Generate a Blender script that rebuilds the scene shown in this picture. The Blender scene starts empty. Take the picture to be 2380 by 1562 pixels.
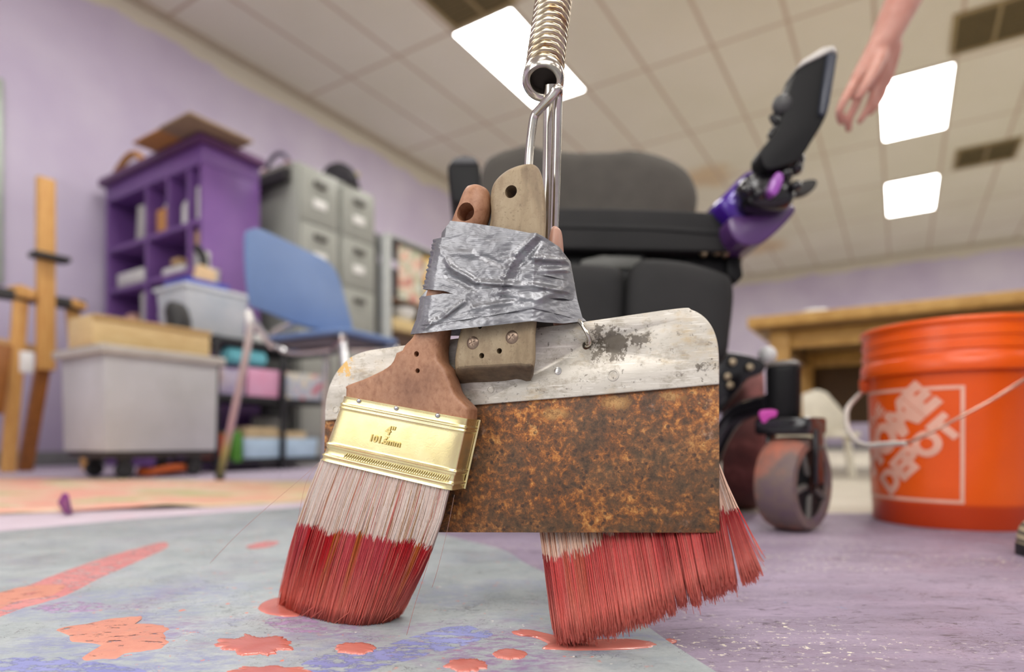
import bpy, bmesh, math, random
import numpy as np
from mathutils import Vector, Matrix, noise
random.seed(7)
rng = np.random.default_rng(7)
PI = math.pi
F, CX, HY, CH = 1419.0, 1190.0, 1025.0, 0.155
COL = bpy.context.scene.collection
SC = bpy.context.scene

# ------------------------------------------------------------------ helpers
def V(*a): return Vector(a)
def P(px, py, Y): return Vector(((px - CX) / F * Y, Y, CH - (py - HY) / F * Y))
def FL(px, py, z=0.0):
    Y = F * (CH - z) / (py - HY)
    return Vector(((px - CX) / F * Y, Y, z))
def PZ(px, py, z):
    Y = F * (z - CH) / (HY - py)
    return Vector(((px - CX) / F * Y, Y, z))

def lin(c):
    c = c / 255.0
    return c / 12.92 if c <= 0.04045 else ((c + 0.055) / 1.055) ** 2.4
def C(r, g, b, a=1): return (lin(r), lin(g), lin(b), a)

WL = {}
def wl(o): return WL.get(o.name, Vector((0, 0, 0))) if o else None

def tag(o, label=None, cat=None, group=None, kind=None):
    if label: o['label'] = label
    if cat: o['category'] = cat
    if group: o['group'] = group
    if kind: o['kind'] = kind
    return o

def thing(name, label, cat, loc, group=None):
    o = bpy.data.objects.new(name, None)
    o.empty_display_size = 0.05
    COL.objects.link(o)
    o.location = loc
    WL[o.name] = Vector(loc)
    return tag(o, label, cat, group)

def smooth(bm, ang=40):
    ca = math.radians(ang)
    for f in bm.faces: f.smooth = True
    for e in bm.edges:
        if len(e.link_faces) == 2:
            e.smooth = e.calc_face_angle(0) < ca
        else:
            e.smooth = True

def obj(name, bm, mat, parent=None, ang=40, label=None, kind=None, origin=None, recalc=True):
    if recalc: bmesh.ops.recalc_face_normals(bm, faces=bm.faces[:])
    smooth(bm, ang)
    if parent is not None: o0 = wl(parent)
    elif origin is not None: o0 = Vector(origin)
    else:
        xs = [v.co for v in bm.verts]
        lo = Vector((min(c[i] for c in xs) for i in range(3))); hi = Vector((max(c[i] for c in xs) for i in range(3)))
        o0 = Vector(((lo.x + hi.x) / 2, (lo.y + hi.y) / 2, lo.z))
    bm.transform(Matrix.Translation(-o0))
    me = bpy.data.meshes.new(name)
    bm.to_mesh(me); bm.free()
    o = bpy.data.objects.new(name, me)
    COL.objects.link(o)
    if mat: me.materials.append(mat)
    if parent is not None:
        o.parent = parent
    else:
        o.location = o0
    WL[o.name] = o0
    if label: o['label'] = label
    if kind: o['kind'] = kind
    return o

def cr(pts, n=6, closed=False):
    pts = [Vector(p) for p in pts]
    N = len(pts); out = []
    rngi = range(N) if closed else range(N - 1)
    for i in rngi:
        if closed: p0, p1, p2, p3 = pts[i - 1], pts[i], pts[(i + 1) % N], pts[(i + 2) % N]
        else: p0, p1, p2, p3 = pts[max(i - 1, 0)], pts[i], pts[i + 1], pts[min(i + 2, N - 1)]
        for k in range(n):
            t = k / n
            out.append(0.5 * ((2 * p1) + (p2 - p0) * t + (2 * p0 - 5 * p1 + 4 * p2 - p3) * t * t + (3 * p1 - p0 - 3 * p2 + p3) * t ** 3))
    if not closed: out.append(pts[-1])
    return out

def bevel(bm, off, seg=2, ang=30, edges=None):
    if edges is None:
        edges = [e for e in bm.edges if len(e.link_faces) == 2 and e.calc_face_angle(0) > math.radians(ang)]
    if edges:
        bmesh.ops.bevel(bm, geom=edges, offset=off, segments=seg, affect='EDGES', profile=0.5, clamp_overlap=True)

def add_prism(bm, front, depth):
    """front: list of world points, depth: vector"""
    a = [bm.verts.new(p) for p in front]
    b = [bm.verts.new(Vector(p) + depth) for p in front]
    n = len(a)
    bm.faces.new(a); bm.faces.new(b[::-1])
    for i in range(n):
        bm.faces.new((a[i], b[i], b[(i + 1) % n], a[(i + 1) % n]))

def prism(front, depth, bev=0, seg=2, ang=30):
    bm = bmesh.new(); add_prism(bm, front, depth)
    bmesh.ops.recalc_face_normals(bm, faces=bm.faces[:])
    if bev: bevel(bm, bev, seg, ang)
    return bm

def join(bm, other):
    me = bpy.data.meshes.new('tmp'); other.to_mesh(me); other.free()
    bm.from_mesh(me); bpy.data.meshes.remove(me)
    return bm

def box(c, ax, ay, az, bev=0, seg=2, taper=1.0):
    """c centre of base; ax, ay, az full-extent vectors; taper = base scale relative to top"""
    c, ax, ay, az = Vector(c), Vector(ax), Vector(ay), Vector(az)
    bm = bmesh.new()
    vs = []
    for k, t in ((0, taper), (1, 1.0)):
        for sx, sy in ((-.5, -.5), (.5, -.5), (.5, .5), (-.5, .5)):
            vs.append(bm.verts.new(c + ax * sx * t + ay * sy * t + az * k))
    for f in ((3, 2, 1, 0), (4, 5, 6, 7), (0, 1, 5, 4), (1, 2, 6, 5), (2, 3, 7, 6), (3, 0, 4, 7)):
        bm.faces.new([vs[i] for i in f])
    bmesh.ops.recalc_face_normals(bm, faces=bm.faces[:])
    if bev: bevel(bm, bev, seg)
    return bm

def open_box(c, ax, ay, az, th, taper=1.0, bev=0):
    """box open at the top with wall thickness th"""
    c, ax, ay, az = Vector(c), Vector(ax), Vector(ay), Vector(az)
    bm = bmesh.new()
    def ring(k, ins, t):
        lx, ly = ax.length, ay.length
        r = []
        for sx, sy in ((-.5, -.5), (.5, -.5), (.5, .5), (-.5, .5)):
            r.append(bm.verts.new(c + ax * sx * (t - 2 * ins / lx) + ay * sy * (t - 2 * ins / ly) + az * k))
        return r
    r0, r1, r2, r3 = ring(0, 0, taper), ring(1, 0, 1), ring(1, th, 1), ring(th / az.length, th, taper)
    bm.faces.new(r0[::-1]); bm.faces.new(r3)
    for a, b in ((r0, r1), (r1, r2), (r2, r3)):
        for i in range(4):
            bm.faces.new((a[i], a[(i + 1) % 4], b[(i + 1) % 4], b[i]))
    bmesh.ops.recalc_face_normals(bm, faces=bm.faces[:])
    if bev: bevel(bm, bev, 2)
    return bm

def add_tube(bm, pts, r, n=10, closed=False, cap=True):
    pts = [Vector(p) for p in pts]; N = len(pts)
    rs = r if isinstance(r, (list, tuple)) else [r] * N
    rings = []
    T0 = None; U = None
    for i in range(N):
        if closed: T = (pts[(i + 1) % N] - pts[i - 1]).normalized()
        else: T = (pts[min(i + 1, N - 1)] - pts[max(i - 1, 0)]).normalized()
        if U is None:
            h = Vector((0, 0, 1)) if abs(T.z) < .9 else Vector((1, 0, 0))
            U = T.cross(h).normalized()
        else:
            U = (U - T * U.dot(T)).normalized()
        W = T.cross(U)
        rings.append([bm.verts.new(pts[i] + (U * math.cos(2 * PI * k / n) + W * math.sin(2 * PI * k / n)) * rs[i]) for k in range(n)])
    for i in range(N if closed else N - 1):
        a, b = rings[i], rings[(i + 1) % N]
        for k in range(n):
            bm.faces.new((a[k], a[(k + 1) % n], b[(k + 1) % n], b[k]))
    if cap and not closed:
        bm.faces.new(rings[0][::-1]); bm.faces.new(rings[-1])
    return bm

def tube(pts, r, n=10, closed=False):
    return add_tube(bmesh.new(), pts, r, n, closed)

def add_lathe(bm, prof, base, axis=(0, 0, 1), n=48, closed=False):
    """prof: list of (r, h) along axis from base"""
    base = Vector(base); A = Vector(axis).normalized()
    h = Vector((0, 0, 1)) if abs(A.z) < .9 else Vector((1, 0, 0))
    U = A.cross(h).normalized(); W = A.cross(U)
    rings = []
    for r, z in prof:
        if r < 1e-6: rings.append([bm.verts.new(base + A * z)])
        else: rings.append([bm.verts.new(base + A * z + (U * math.cos(2 * PI * k / n) + W * math.sin(2 * PI * k / n)) * r) for k in range(n)])
    M_ = len(rings)
    for i in range(M_ if closed else M_ - 1):
        a, b = rings[i], rings[(i + 1) % M_]
        for k in range(n):
            k2 = (k + 1) % n
            if len(a) == 1 and len(b) == 1: continue
            if len(a) == 1: bm.faces.new((a[0], b[k], b[k2]))
            elif len(b) == 1: bm.faces.new((a[k], a[k2], b[0]))
            else: bm.faces.new((a[k], a[k2], b[k2], b[k]))
    return bm
def lathe(*a, **k): return add_lathe(bmesh.new(), *a, **k)

def add_loft(bm, rings, caps=True):
    R = [[bm.verts.new(p) for p in r] for r in rings]
    n = len(R[0])
    for a, b in zip(R[:-1], R[1:]):
        for k in range(n):
            bm.faces.new((a[k], a[(k + 1) % n], b[(k + 1) % n], b[k]))
    if caps:
        bm.faces.new(R[0][::-1]); bm.faces.new(R[-1])
    return bm

def ball(c, r, sc=(1, 1, 1), u=20, v=12):
    bm = bmesh.new()
    bmesh.ops.create_uvsphere(bm, u_segments=u, v_segments=v, radius=r)
    bm.transform(Matrix.Translation(Vector(c)) @ Matrix.Diagonal((*sc, 1)))
    return bm

def cut(o, cutter_bm):
    """real hole: boolean evaluated into the mesh at once, cutter removed"""
    bmesh.ops.recalc_face_normals(cutter_bm, faces=cutter_bm.faces[:])
    me = bpy.data.meshes.new('tmpcut'); cutter_bm.to_mesh(me); cutter_bm.free()
    co = bpy.data.objects.new('tmpcut', me); COL.objects.link(co)
    md = o.modifiers.new('b', 'BOOLEAN'); md.operation = 'DIFFERENCE'; md.object = co; md.solver = 'EXACT'
    bpy.context.view_layer.update()
    dg = bpy.context.evaluated_depsgraph_get()
    nm = bpy.data.meshes.new_from_object(o.evaluated_get(dg))
    o.modifiers.clear()
    old = o.data; o.data = nm; nm.name = old.name
    bpy.data.objects.remove(co); bpy.data.meshes.remove(me)
    if len(nm.materials) == 0 and len(old.materials): nm.materials.append(old.materials[0])

def text_bm(s, size, bold=0.0, extrude=0.0, sx=1.0, bev=0.0):
    cu = bpy.data.curves.new('tmptext', 'FONT'); cu.body = s; cu.size = size; cu.offset = bold; cu.extrude = extrude; cu.bevel_depth = bev; cu.bevel_resolution = 1
    cu.align_x = 'CENTER'; cu.resolution_u = 4
    o = bpy.data.objects.new('tmptext', cu); COL.objects.link(o)
    bpy.context.view_layer.update()
    dg = bpy.context.evaluated_depsgraph_get()
    me = bpy.data.meshes.new_from_object(o.evaluated_get(dg))
    bm = bmesh.new(); bm.from_mesh(me)
    bpy.data.objects.remove(o); bpy.data.curves.remove(cu); bpy.data.meshes.remove(me)
    for v in bm.verts: v.co.x *= sx
    bmesh.ops.triangulate(bm, faces=bm.faces[:])
    return bm

def finer(bm, L, it=4):
    for _ in range(it):
        es = [e for e in bm.edges if e.calc_length() > L]
        if not es: break
        bmesh.ops.subdivide_edges(bm, edges=es, cuts=1)
        bmesh.ops.triangulate(bm, faces=bm.faces[:])

# ------------------------------------------------------------------ materials
class NT:
    def __init__(s, name):
        s.m = bpy.data.materials.new(name); s.m.use_nodes = True
        s.t = s.m.node_tree; s.b = s.t.nodes['Principled BSDF']
        g = s.t.nodes.new('ShaderNodeNewGeometry'); s.pos = g.outputs['Position']
    def n(s, typ, **kw):
        nd = s.t.nodes.new(typ)
        for k, v in kw.items():
            if hasattr(nd, k): setattr(nd, k, v)
            else: nd.inputs[k].default_value = v
        return nd
    def l(s, a, b): s.t.links.new(a, b)
    def mapv(s, scale=(1, 1, 1), rot=(0, 0, 0), src=None):
        m = s.n('ShaderNodeMapping'); m.inputs['Scale'].default_value = scale; m.inputs['Rotation'].default_value = rot
        s.l(src or s.pos, m.inputs['Vector']); return m.outputs[0]
    def noise(s, scale, detail=4, rough=.55, src=None, dist=0):
        n = s.n('ShaderNodeTexNoise'); n.inputs['Scale'].default_value = scale; n.inputs['Detail'].default_value = detail
        n.inputs['Roughness'].default_value = rough; n.inputs['Distortion'].default_value = dist
        s.l(src or s.pos, n.inputs['Vector']); return n.outputs[0]
    def ramp(s, fac, stops, interp='LINEAR'):
        r = s.n('ShaderNodeValToRGB'); r.color_ramp.interpolation = interp
        e = r.color_ramp.elements
        while len(e) < len(stops): e.new(0.5)
        for i, (p, c) in enumerate(stops):
            e[i].position = p; e[i].color = c if isinstance(c, (tuple, list)) else (c, c, c, 1)
        s.l(fac, r.inputs[0]); return r.outputs[0]
    def mix(s, fac, a, b, blend='MIX'):
        m = s.n('ShaderNodeMix', data_type='RGBA', blend_type=blend)
        for v, i in ((fac, 0), (a, 6), (b, 7)):
            if isinstance(v, (int, float)): m.inputs[i].default_value = v
            elif isinstance(v, tuple): m.inputs[i].default_value = v
            else: s.l(v, m.inputs[i])
        return m.outputs[2]
    def math(s, op, a, b=0.0, c=None):
        m = s.n('ShaderNodeMath', operation=op)
        for v, i in ((a, 0), (b, 1), (c, 2)):
            if v is None: continue
            if isinstance(v, (int, float)): m.inputs[i].default_value = v
            else: s.l(v, m.inputs[i])
        return m.outputs[0]
    def xyz(s):
        n = s.n('ShaderNodeSeparateXYZ'); s.l(s.pos, n.inputs[0]); return n.outputs
    def color(s, c):
        if isinstance(c, tuple): s.b.inputs['Base Color'].default_value = c
        else: s.l(c, s.b.inputs['Base Color'])
    def set(s, **kw):
        for k, v in kw.items():
            k = k.replace('_', ' ')
            if isinstance(v, (int, float, tuple)): s.b.inputs[k].default_value = v
            else: s.l(v, s.b.inputs[k])
    def bump(s, h, strength=.3, dist=.001):
        b = s.n('ShaderNodeBump'); b.inputs['Strength'].default_value = strength; b.inputs['Distance'].default_value = dist
        s.l(h, b.inputs['Height']); s.l(b.outputs[0], s.b.inputs['Normal'])

def M(name, col, rough=.5, metal=0, var=.12, scale=25, bump=0, bscale=200, bd=.0005, coat=0, spec=.5):
    t = NT(name)
    nz = t.noise(scale, 4)
    f = t.ramp(nz, [(0.3, 1 - var), (0.7, 1 + var * .5)])
    t.color(t.mix(1.0, col, f, 'MULTIPLY'))
    t.set(Roughness=rough, Metallic=metal, Coat_Weight=coat, Specular_IOR_Level=spec)
    if bump: t.bump(t.noise(bscale, 4), bump, bd)
    return t.m

def emis(name, col, strength):
    t = NT(name)
    n = t.noise(3, 2)
    c = t.ramp(n, [(0.2, tuple(x * .97 for x in col[:3]) + (1,)), (0.8, col)])
    t.color((0.8, 0.8, 0.8, 1)); t.l(c, t.b.inputs['Emission Color']); t.set(Emission_Strength=strength)
    return t.m

# ------------------------------------------------------------------ room
U = Vector((0.537, 0.8436, 0)).normalized()      # along the left wall, away from the camera
W = Vector((U.y, -U.x, 0))                        # along the back wall, to the right
HC = 3.2
W0 = PZ(310, 0, HC); W0.z = 0
B_LEFT = W0.dot(W); A_BACK = 11.8; A_FRONT = -3.5; B_RIGHT = 9.0
def R(a, b, z=0.0): return U * a + W * b + Vector((0, 0, z))
def on_b(px, b):                                   # a on the line b where column px falls
    k = (px - CX) / F
    return (k * W.y * b - W.x * b) / (U.x - k * U.y)
def on_a(px, a):
    k = (px - CX) / F
    return (k * U.y * a - U.x * a) / (W.x - k * W.y)

def mat_wall():
    t = NT('lavender_wall_paint')
    z = t.xyz()[2]
    n1 = t.noise(2.2, 4, .6)
    edge = t.math('ADD', z, t.math('MULTIPLY', t.math('SUBTRACT', n1, 0.5), 0.22))
    fac = t.ramp(t.math('SUBTRACT', edge, HC - 0.165 - 0.5), [(0.494, 0.0), (0.508, 1.0)])
    cl = t.noise(1.3, 3)
    pur = t.ramp(cl, [(0.3, C(200, 187, 213)), (0.7, C(221, 212, 229))])
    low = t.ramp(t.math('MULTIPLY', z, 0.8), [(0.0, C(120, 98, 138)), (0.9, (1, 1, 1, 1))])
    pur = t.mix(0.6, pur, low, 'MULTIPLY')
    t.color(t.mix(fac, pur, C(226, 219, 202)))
    t.set(Roughness=.6); t.bump(t.noise(90, 3), .12, .002)
    return t.m

def mat_ceiling():
    t = NT('ceiling_tile')
    def band(vec, period, phase, wd):
        d = t.n('ShaderNodeVectorMath', operation='DOT_PRODUCT'); t.l(t.pos, d.inputs[0]); d.inputs[1].default_value = vec
        x = t.math('DIVIDE', t.math('SUBTRACT', d.outputs['Value'], phase), period)
        fr = t.math('FRACT', t.math('ADD', x, 100.5))
        dist = t.math('MULTIPLY', t.math('ABSOLUTE', t.math('SUBTRACT', fr, 0.5)), period)
        return t.math('LESS_THAN', dist, wd)
    g = t.math('MAXIMUM', band(tuple(W), 0.533, -2.29, .013), band(tuple(U), 1.22, 4.81, .013))
    base = t.ramp(t.noise(.9, 3), [(0.3, C(236, 233, 214)), (0.7, C(245, 242, 227))])
    sp = t.ramp(t.noise(160, 2), [(0.35, 0.9), (0.6, 1.0)])
    base = t.mix(1.0, base, sp, 'MULTIPLY')
    for px, py, r in ((1640, 412, .38), (1765, 575, .5)):        # water stains
        c = PZ(px, py, HC)
        d = t.n('ShaderNodeVectorMath', operation='DISTANCE'); t.l(t.pos, d.inputs[0]); d.inputs[1].default_value = c
        dd = t.math('ADD', d.outputs['Value'], t.math('MULTIPLY', t.math('SUBTRACT', t.noise(5, 3), .5), .4))
        f = t.ramp(t.math('DIVIDE', dd, r), [(0.5, 0.6), (1.0, 0.0)])
        base = t.mix(f, base, C(214, 180, 128))
    t.color(t.mix(g, base, C(206, 190, 170)))
    t.set(Roughness=.85); t.bump(t.noise(140, 3), .2, .002)
    return t.m

def mat_floor():
    t = NT('painted_floor')
    X, Y, Z = t.xyz()[:3]
    big = t.noise(3.2, 5, .6)
    c = t.ramp(big, [(0.25, C(124, 110, 128)), (0.5, C(147, 133, 152)), (0.75, C(172, 157, 174))])
    st = t.noise(5, 5, .65, t.mapv((1, 7, 1), (0, 0, .25)))
    c = t.mix(t.ramp(st, [(0.45, 0.0), (0.75, .55)]), c, C(178, 160, 184))
    c = t.mix(t.ramp(t.noise(6, 4, .6, t.mapv((2, 5, 1), (0, 0, .3))), [(0.6, 0), (.72, .35)]), c, C(130, 98, 118))
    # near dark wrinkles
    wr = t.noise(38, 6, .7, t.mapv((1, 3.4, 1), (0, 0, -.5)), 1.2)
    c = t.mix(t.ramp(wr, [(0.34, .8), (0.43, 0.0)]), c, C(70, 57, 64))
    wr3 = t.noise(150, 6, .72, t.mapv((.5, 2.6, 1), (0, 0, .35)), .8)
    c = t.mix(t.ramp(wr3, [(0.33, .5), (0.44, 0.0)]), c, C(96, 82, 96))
    c = t.mix(1.0, c, t.ramp(t.noise(300, 5, .75), [(0.3, .86), (0.7, 1.06)]), 'MULTIPLY')
    for sc_, wd_, rt_, mk_ in ((30, .009, .35, 9), (52, .010, -.3, 12)):
        rn = t.noise(sc_, 3, .55, t.mapv((1, 2.0, 1), (0, 0, rt_)), .8)
        ln_ = t.ramp(t.math('ABSOLUTE', t.math('SUBTRACT', rn, .5)), [(0.0, .9), (wd_, 0.0)])
        c = t.mix(t.math('MULTIPLY', ln_, t.ramp(t.noise(mk_, 3, .6), [(0.52, 0), (0.6, 1)])), c, C(74, 58, 60))
    # yellowish white flecks in bands
    fl = t.noise(120, 3, .7, t.mapv((1, 1.5, 1)))
    bandn = t.noise(3.0, 3, .5, t.mapv((1, 2.8, 1), (0, 0, .55)))
    ff = t.math('MULTIPLY', t.ramp(fl, [(0.60, 0), (0.64, 1)]), t.ramp(bandn, [(0.5, 0), (0.58, 1)]))
    c = t.mix(ff, c, C(222, 214, 196))
    bl = t.math('MULTIPLY', t.ramp(t.noise(45, 3, .7), [(0.68, 0), (0.7, 1)]), t.ramp(t.noise(4, 2), [(0.5, 0), (0.6, 1)]))
    c = t.mix(bl, c, C(110, 135, 170))
    # far lavender and bare cream floor beyond the painted part
    c = t.mix(t.ramp(t.math('DIVIDE', Y, 4), [(0.35, 0), (0.6, .7)]), c, C(194, 182, 200))
    wob = t.math('MULTIPLY', t.math('SUBTRACT', t.noise(9, 3), .5), .05)
    far = t.math('MULTIPLY', t.math('GREATER_THAN', t.math('ADD', Y, wob), 1.31), t.math('GREATER_THAN', X, .2))
    cream = t.ramp(t.noise(4, 3), [(0.3, C(186, 178, 162)), (0.7, C(204, 197, 182))])
    c = t.mix(far, c, cream)
    t.color(c)
    t.set(Roughness=t.ramp(t.noise(14, 3), [(0.3, .45), (0.7, .7)]), Specular_IOR_Level=.35)
    t.bump(t.mix(.5, wr, t.noise(260, 4, .7)), .5, .0016)
    return t.m

def quad(name, pts, mat, kind='structure'):
    bm = bmesh.new(); bm.faces.new([bm.verts.new(p) for p in pts])
    return obj(name, bm, mat, kind=kind, recalc=False, origin=(0, 0, 0))

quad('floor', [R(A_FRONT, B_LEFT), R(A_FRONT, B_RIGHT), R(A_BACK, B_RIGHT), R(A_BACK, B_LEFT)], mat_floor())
quad('ceiling', [R(A_FRONT, B_LEFT, HC), R(A_BACK, B_LEFT, HC), R(A_BACK, B_RIGHT, HC), R(A_FRONT, B_RIGHT, HC)], mat_ceiling())
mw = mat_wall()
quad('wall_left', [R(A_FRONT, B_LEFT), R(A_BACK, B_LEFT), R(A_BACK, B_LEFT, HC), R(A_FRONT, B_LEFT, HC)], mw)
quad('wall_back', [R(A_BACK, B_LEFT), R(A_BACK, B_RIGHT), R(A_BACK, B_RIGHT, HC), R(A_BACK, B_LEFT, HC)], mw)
mbase = M('grey_baseboard_vinyl', C(112, 112, 112), .5)
obj('baseboard_left', box(R((A_FRONT + A_BACK) / 2, B_LEFT + .008), U * (A_BACK - A_FRONT), W * .016, V(0, 0, .09), .003), mbase, kind='structure')
obj('baseboard_back', box(R(A_BACK - .008, (B_LEFT + B_RIGHT) / 2), W * (B_RIGHT - B_LEFT), U * .016, V(0, 0, .09), .003), mbase, kind='structure')
mtrim = M('cream_wall_angle', C(200, 188, 168), .6)
obj('trim_1', box(R((A_FRONT + A_BACK) / 2, B_LEFT + .012, HC - .022), U * (A_BACK - A_FRONT), W * .024, V(0, 0, .021)), mtrim, kind='structure')
obj('trim_2', box(R(A_BACK - .012, (B_LEFT + B_RIGHT) / 2, HC - .022), W * (B_RIGHT - B_LEFT), U * .024, V(0, 0, .021)), mtrim, kind='structure')

# ceiling light panels (the room's own lamps)
LIGHT = 15.5
m_diff = emis('light_diffuser', (1.0, .975, .93, 1), LIGHT)
m_frame = M('white_enamel', C(230, 228, 222), .4)
lab = {(4.2, -2.56): 'glowing white ceiling light panel seen behind the hanging steel spring',
       (6.64, .11): 'glowing white ceiling light panel just right of the reaching hand, larger of the right pair',
       (9.08, .11): 'smaller farther glowing ceiling light panel below the other at right'}
for b in (-2.56, .11, 2.8, 5.5):
    for a in (-3.1, -.68, 1.76, 4.2, 6.64, 9.08):
        if (a < -3 and b > 3) or (a == 6.64 and b == -2.56): continue
        l = lab.get((a, b), 'white ceiling light panel out of the picture, in the rows overhead')
        o = thing('ceiling_light', l, 'light', R(a, b, HC - .012), 'ceiling light panels')
        obj('diffuser', box(R(a, b, HC - .010), W * .5, U * 1.18, V(0, 0, .004)), m_diff, o)
        bm = bmesh.new()
        for sa, sb, la, lb in ((.595, 0, .015, .53), (-.595, 0, .015, .53), (0, .258, 1.2, .015), (0, -.258, 1.2, .015)):
            join(bm, box(R(a + sa, b + sb, HC - .012), U * la, W * lb, V(0, 0, .011)))
        obj('frame', bm, m_frame, o)

m_vent = M('brown_vent_metal', C(170, 152, 108), .5, .2)
m_dark = M('dark_void', C(116, 104, 72), .8)
def vent(px, py, label, c=None):
    c = c or PZ(px, py, HC)
    a, b = c.dot(U), c.dot(W)
    o = thing('ceiling_vent', label, 'vent', R(a, b, HC - .02), 'brown ceiling vents')
    obj('backing', box(R(a, b, HC - .006), W * .5, U * .5, V(0, 0, .005)), m_dark, o)
    bm = bmesh.new()
    for s in (-1, 1):
        join(bm, box(R(a, b + s * .26, HC - .018), W * .03, U * .55, V(0, 0, .017), .002))
        join(bm, box(R(a + s * .26, b, HC - .018), U * .03, W * .49, V(0, 0, .017), .002))
    join(bm, box(R(a, b, HC - .018), W * .02, U * .49, V(0, 0, .016)))
    obj('frame', bm, m_vent, o)
    for k in range(8):
        bm = bmesh.new()
        for s in (-1, 1):
            join(bm, box(R(a - .21 + k * .06, b + s * .1275, HC - .016), W * .235, U * .014 + V(0, 0, .006), V(0, 0, .003)))
        obj('slat', bm, M('vent_slat_metal', C(150, 132, 90), .5, .2) if k == 0 else bpy.data.materials['vent_slat_metal'], o)
vent(2318, 52, 'brown louvred ceiling vent at the top right corner of the picture')
vent(2292, 356, 'brown louvred ceiling vent beside the smaller far light panel')
vent(0, 0, 'brown ceiling vent half hidden behind the top of the spring', R(3.31, -2.50, HC))

# whiteboard on the left wall (only its edge is in view)
a1 = on_b(8, B_LEFT + .02); a0 = a1 - 1.6
o = thing('whiteboard', 'pale framed whiteboard edge on the purple wall at far left', 'whiteboard', R((a0 + a1) / 2, B_LEFT, .9))
d8 = R(a1, B_LEFT + .02).y
zt, zb = CH + (HY - 185) / F * d8, CH + (HY - 660) / F * d8
obj('board', box(R((a0 + a1) / 2, B_LEFT + .008, zb + .02), U * (a1 - a0 - .04), W * .012, V(0, 0, zt - zb - .04)), M('whiteboard_enamel', C(214, 222, 214), .25), o)
bm = bmesh.new()
join(bm, box(R(a1 - .02, B_LEFT + .013, zb), U * .04, W * .024, V(0, 0, zt - zb), .003))
join(bm, box(R(a0 + .02, B_LEFT + .013, zb), U * .04, W * .024, V(0, 0, zt - zb), .003))
for z in (zb, zt - .04): join(bm, box(R((a0 + a1) / 2, B_LEFT + .013, z), U * (a1 - a0 - .08), W * .024, V(0, 0, .04), .003))
obj('frame', bm, M('grey_green_frame', C(176, 186, 176), .4, .3), o)

# ------------------------------------------------------------------ painted sheets on the floor
def mat_grey_board():
    t = NT('grey_painted_board')
    big = t.noise(7, 5, .6)
    c = t.ramp(big, [(0.3, C(150, 158, 160)), (0.55, C(172, 179, 181)), (0.8, C(188, 192, 193))])
    # dry-brushed dark creases
    wr = t.noise(60, 7, .72, t.mapv((1, 3.0, 1), (0, 0, .15)), 1.0)
    wr2 = t.noise(130, 6, .7, t.mapv((1, 2.2, 1), (0, 0, -.2)), .8)
    c = t.mix(1.0, c, t.ramp(t.noise(330, 5, .75), [(0.3, .86), (0.7, 1.06)]), 'MULTIPLY')
    c = t.mix(t.ramp(t.noise(26, 5, .65, t.mapv((1, 1.8, 1), (0, 0, .2))), [(0.5, 0), (0.68, .55)]), c, C(140, 150, 160))
    c = t.mix(t.ramp(wr2, [(0.33, .5), (0.45, 0.0)]), c, C(122, 128, 134))
    for sc_, wd_, rt_, mk_, ph_ in ((34, .010, .25, 13, 0), (58, .012, -.35, 17, .7), (85, .014, .6, 15, 1.3)):
        rn = t.noise(sc_, 3, .55, t.mapv((1, 1.7, 1), (0, 0, rt_)), .8)
        ln_ = t.ramp(t.math('ABSOLUTE', t.math('SUBTRACT', rn, .5)), [(0.0, .95), (wd_, 0.0)])
        mk = t.ramp(t.noise(mk_, 3, .6, t.mapv((1, 1, 1), (0, 0, ph_))), [(0.54, 0), (0.62, 1)])
        c = t.mix(t.math('MULTIPLY', ln_, mk), c, C(70, 66, 72))
    c = t.mix(t.ramp(wr, [(0.27, .9), (0.34, 0.0)]), c, C(70, 66, 72))
    # worn blue and purple areas
    Xc, Yc, Zc = t.xyz()[:3]
    m1 = t.noise(4.5, 4, .6, t.mapv((1, 1.3, 1)))
    fine = t.noise(55, 5, .75, t.mapv((1, 2.6, 1), (0, 0, .2)))
    nearf = t.ramp(t.math('ABSOLUTE', t.math('SUBTRACT', Yc, .47)), [(0.06, 1.0), (.3, .25)])
    k1 = t.math('MULTIPLY', t.math('MULTIPLY', t.ramp(m1, [(0.50, 0), (0.63, .9)]), t.ramp(fine, [(0.42, 0), (0.56, 1)])), nearf)
    c = t.mix(k1, c, C(130, 134, 174))
    m2 = t.noise(5.5, 4, .6, t.mapv((1, 1.2, 1), (0, 0, .9)))
    fine2 = t.noise(70, 5, .75, t.mapv((1, 2.4, 1), (0, 0, .35)))
    k2 = t.math('MULTIPLY', t.math('MULTIPLY', t.ramp(m2, [(0.52, 0), (0.64, .9)]), t.ramp(fine2, [(0.43, 0), (0.58, 1)])), nearf)
    c = t.mix(k2, c, C(140, 112, 150))
    k3 = t.math('MULTIPLY', t.ramp(t.noise(95, 4, .7), [(0.645, 0), (0.67, 1)]), t.ramp(t.noise(6, 2), [(0.42, 0), (0.55, 1)]))
    c = t.mix(k3, c, C(214, 128, 106))
    k4 = t.ramp(t.noise(150, 3, .6), [(0.71, 0), (0.74, .9)])
    c = t.mix(k4, c, C(226, 224, 214))
    t.color(c)
    t.set(Roughness=t.ramp(t.noise(30, 4), [(0.3, .35), (0.7, .6)]), Specular_IOR_Level=.45)
    t.bump(t.mix(.5, wr, wr2), .55, .0014)
    return t.m

def slab(name, pts, z0, z1, mat, label, cat, bev=0.0, **kw):
    bm = prism([V(p[0], p[1], z1) for p in pts], V(0, 0, z0 - z1), bev, 2)
    o = obj(name, bm, mat)
    return tag(o, label, cat, **kw)

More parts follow.
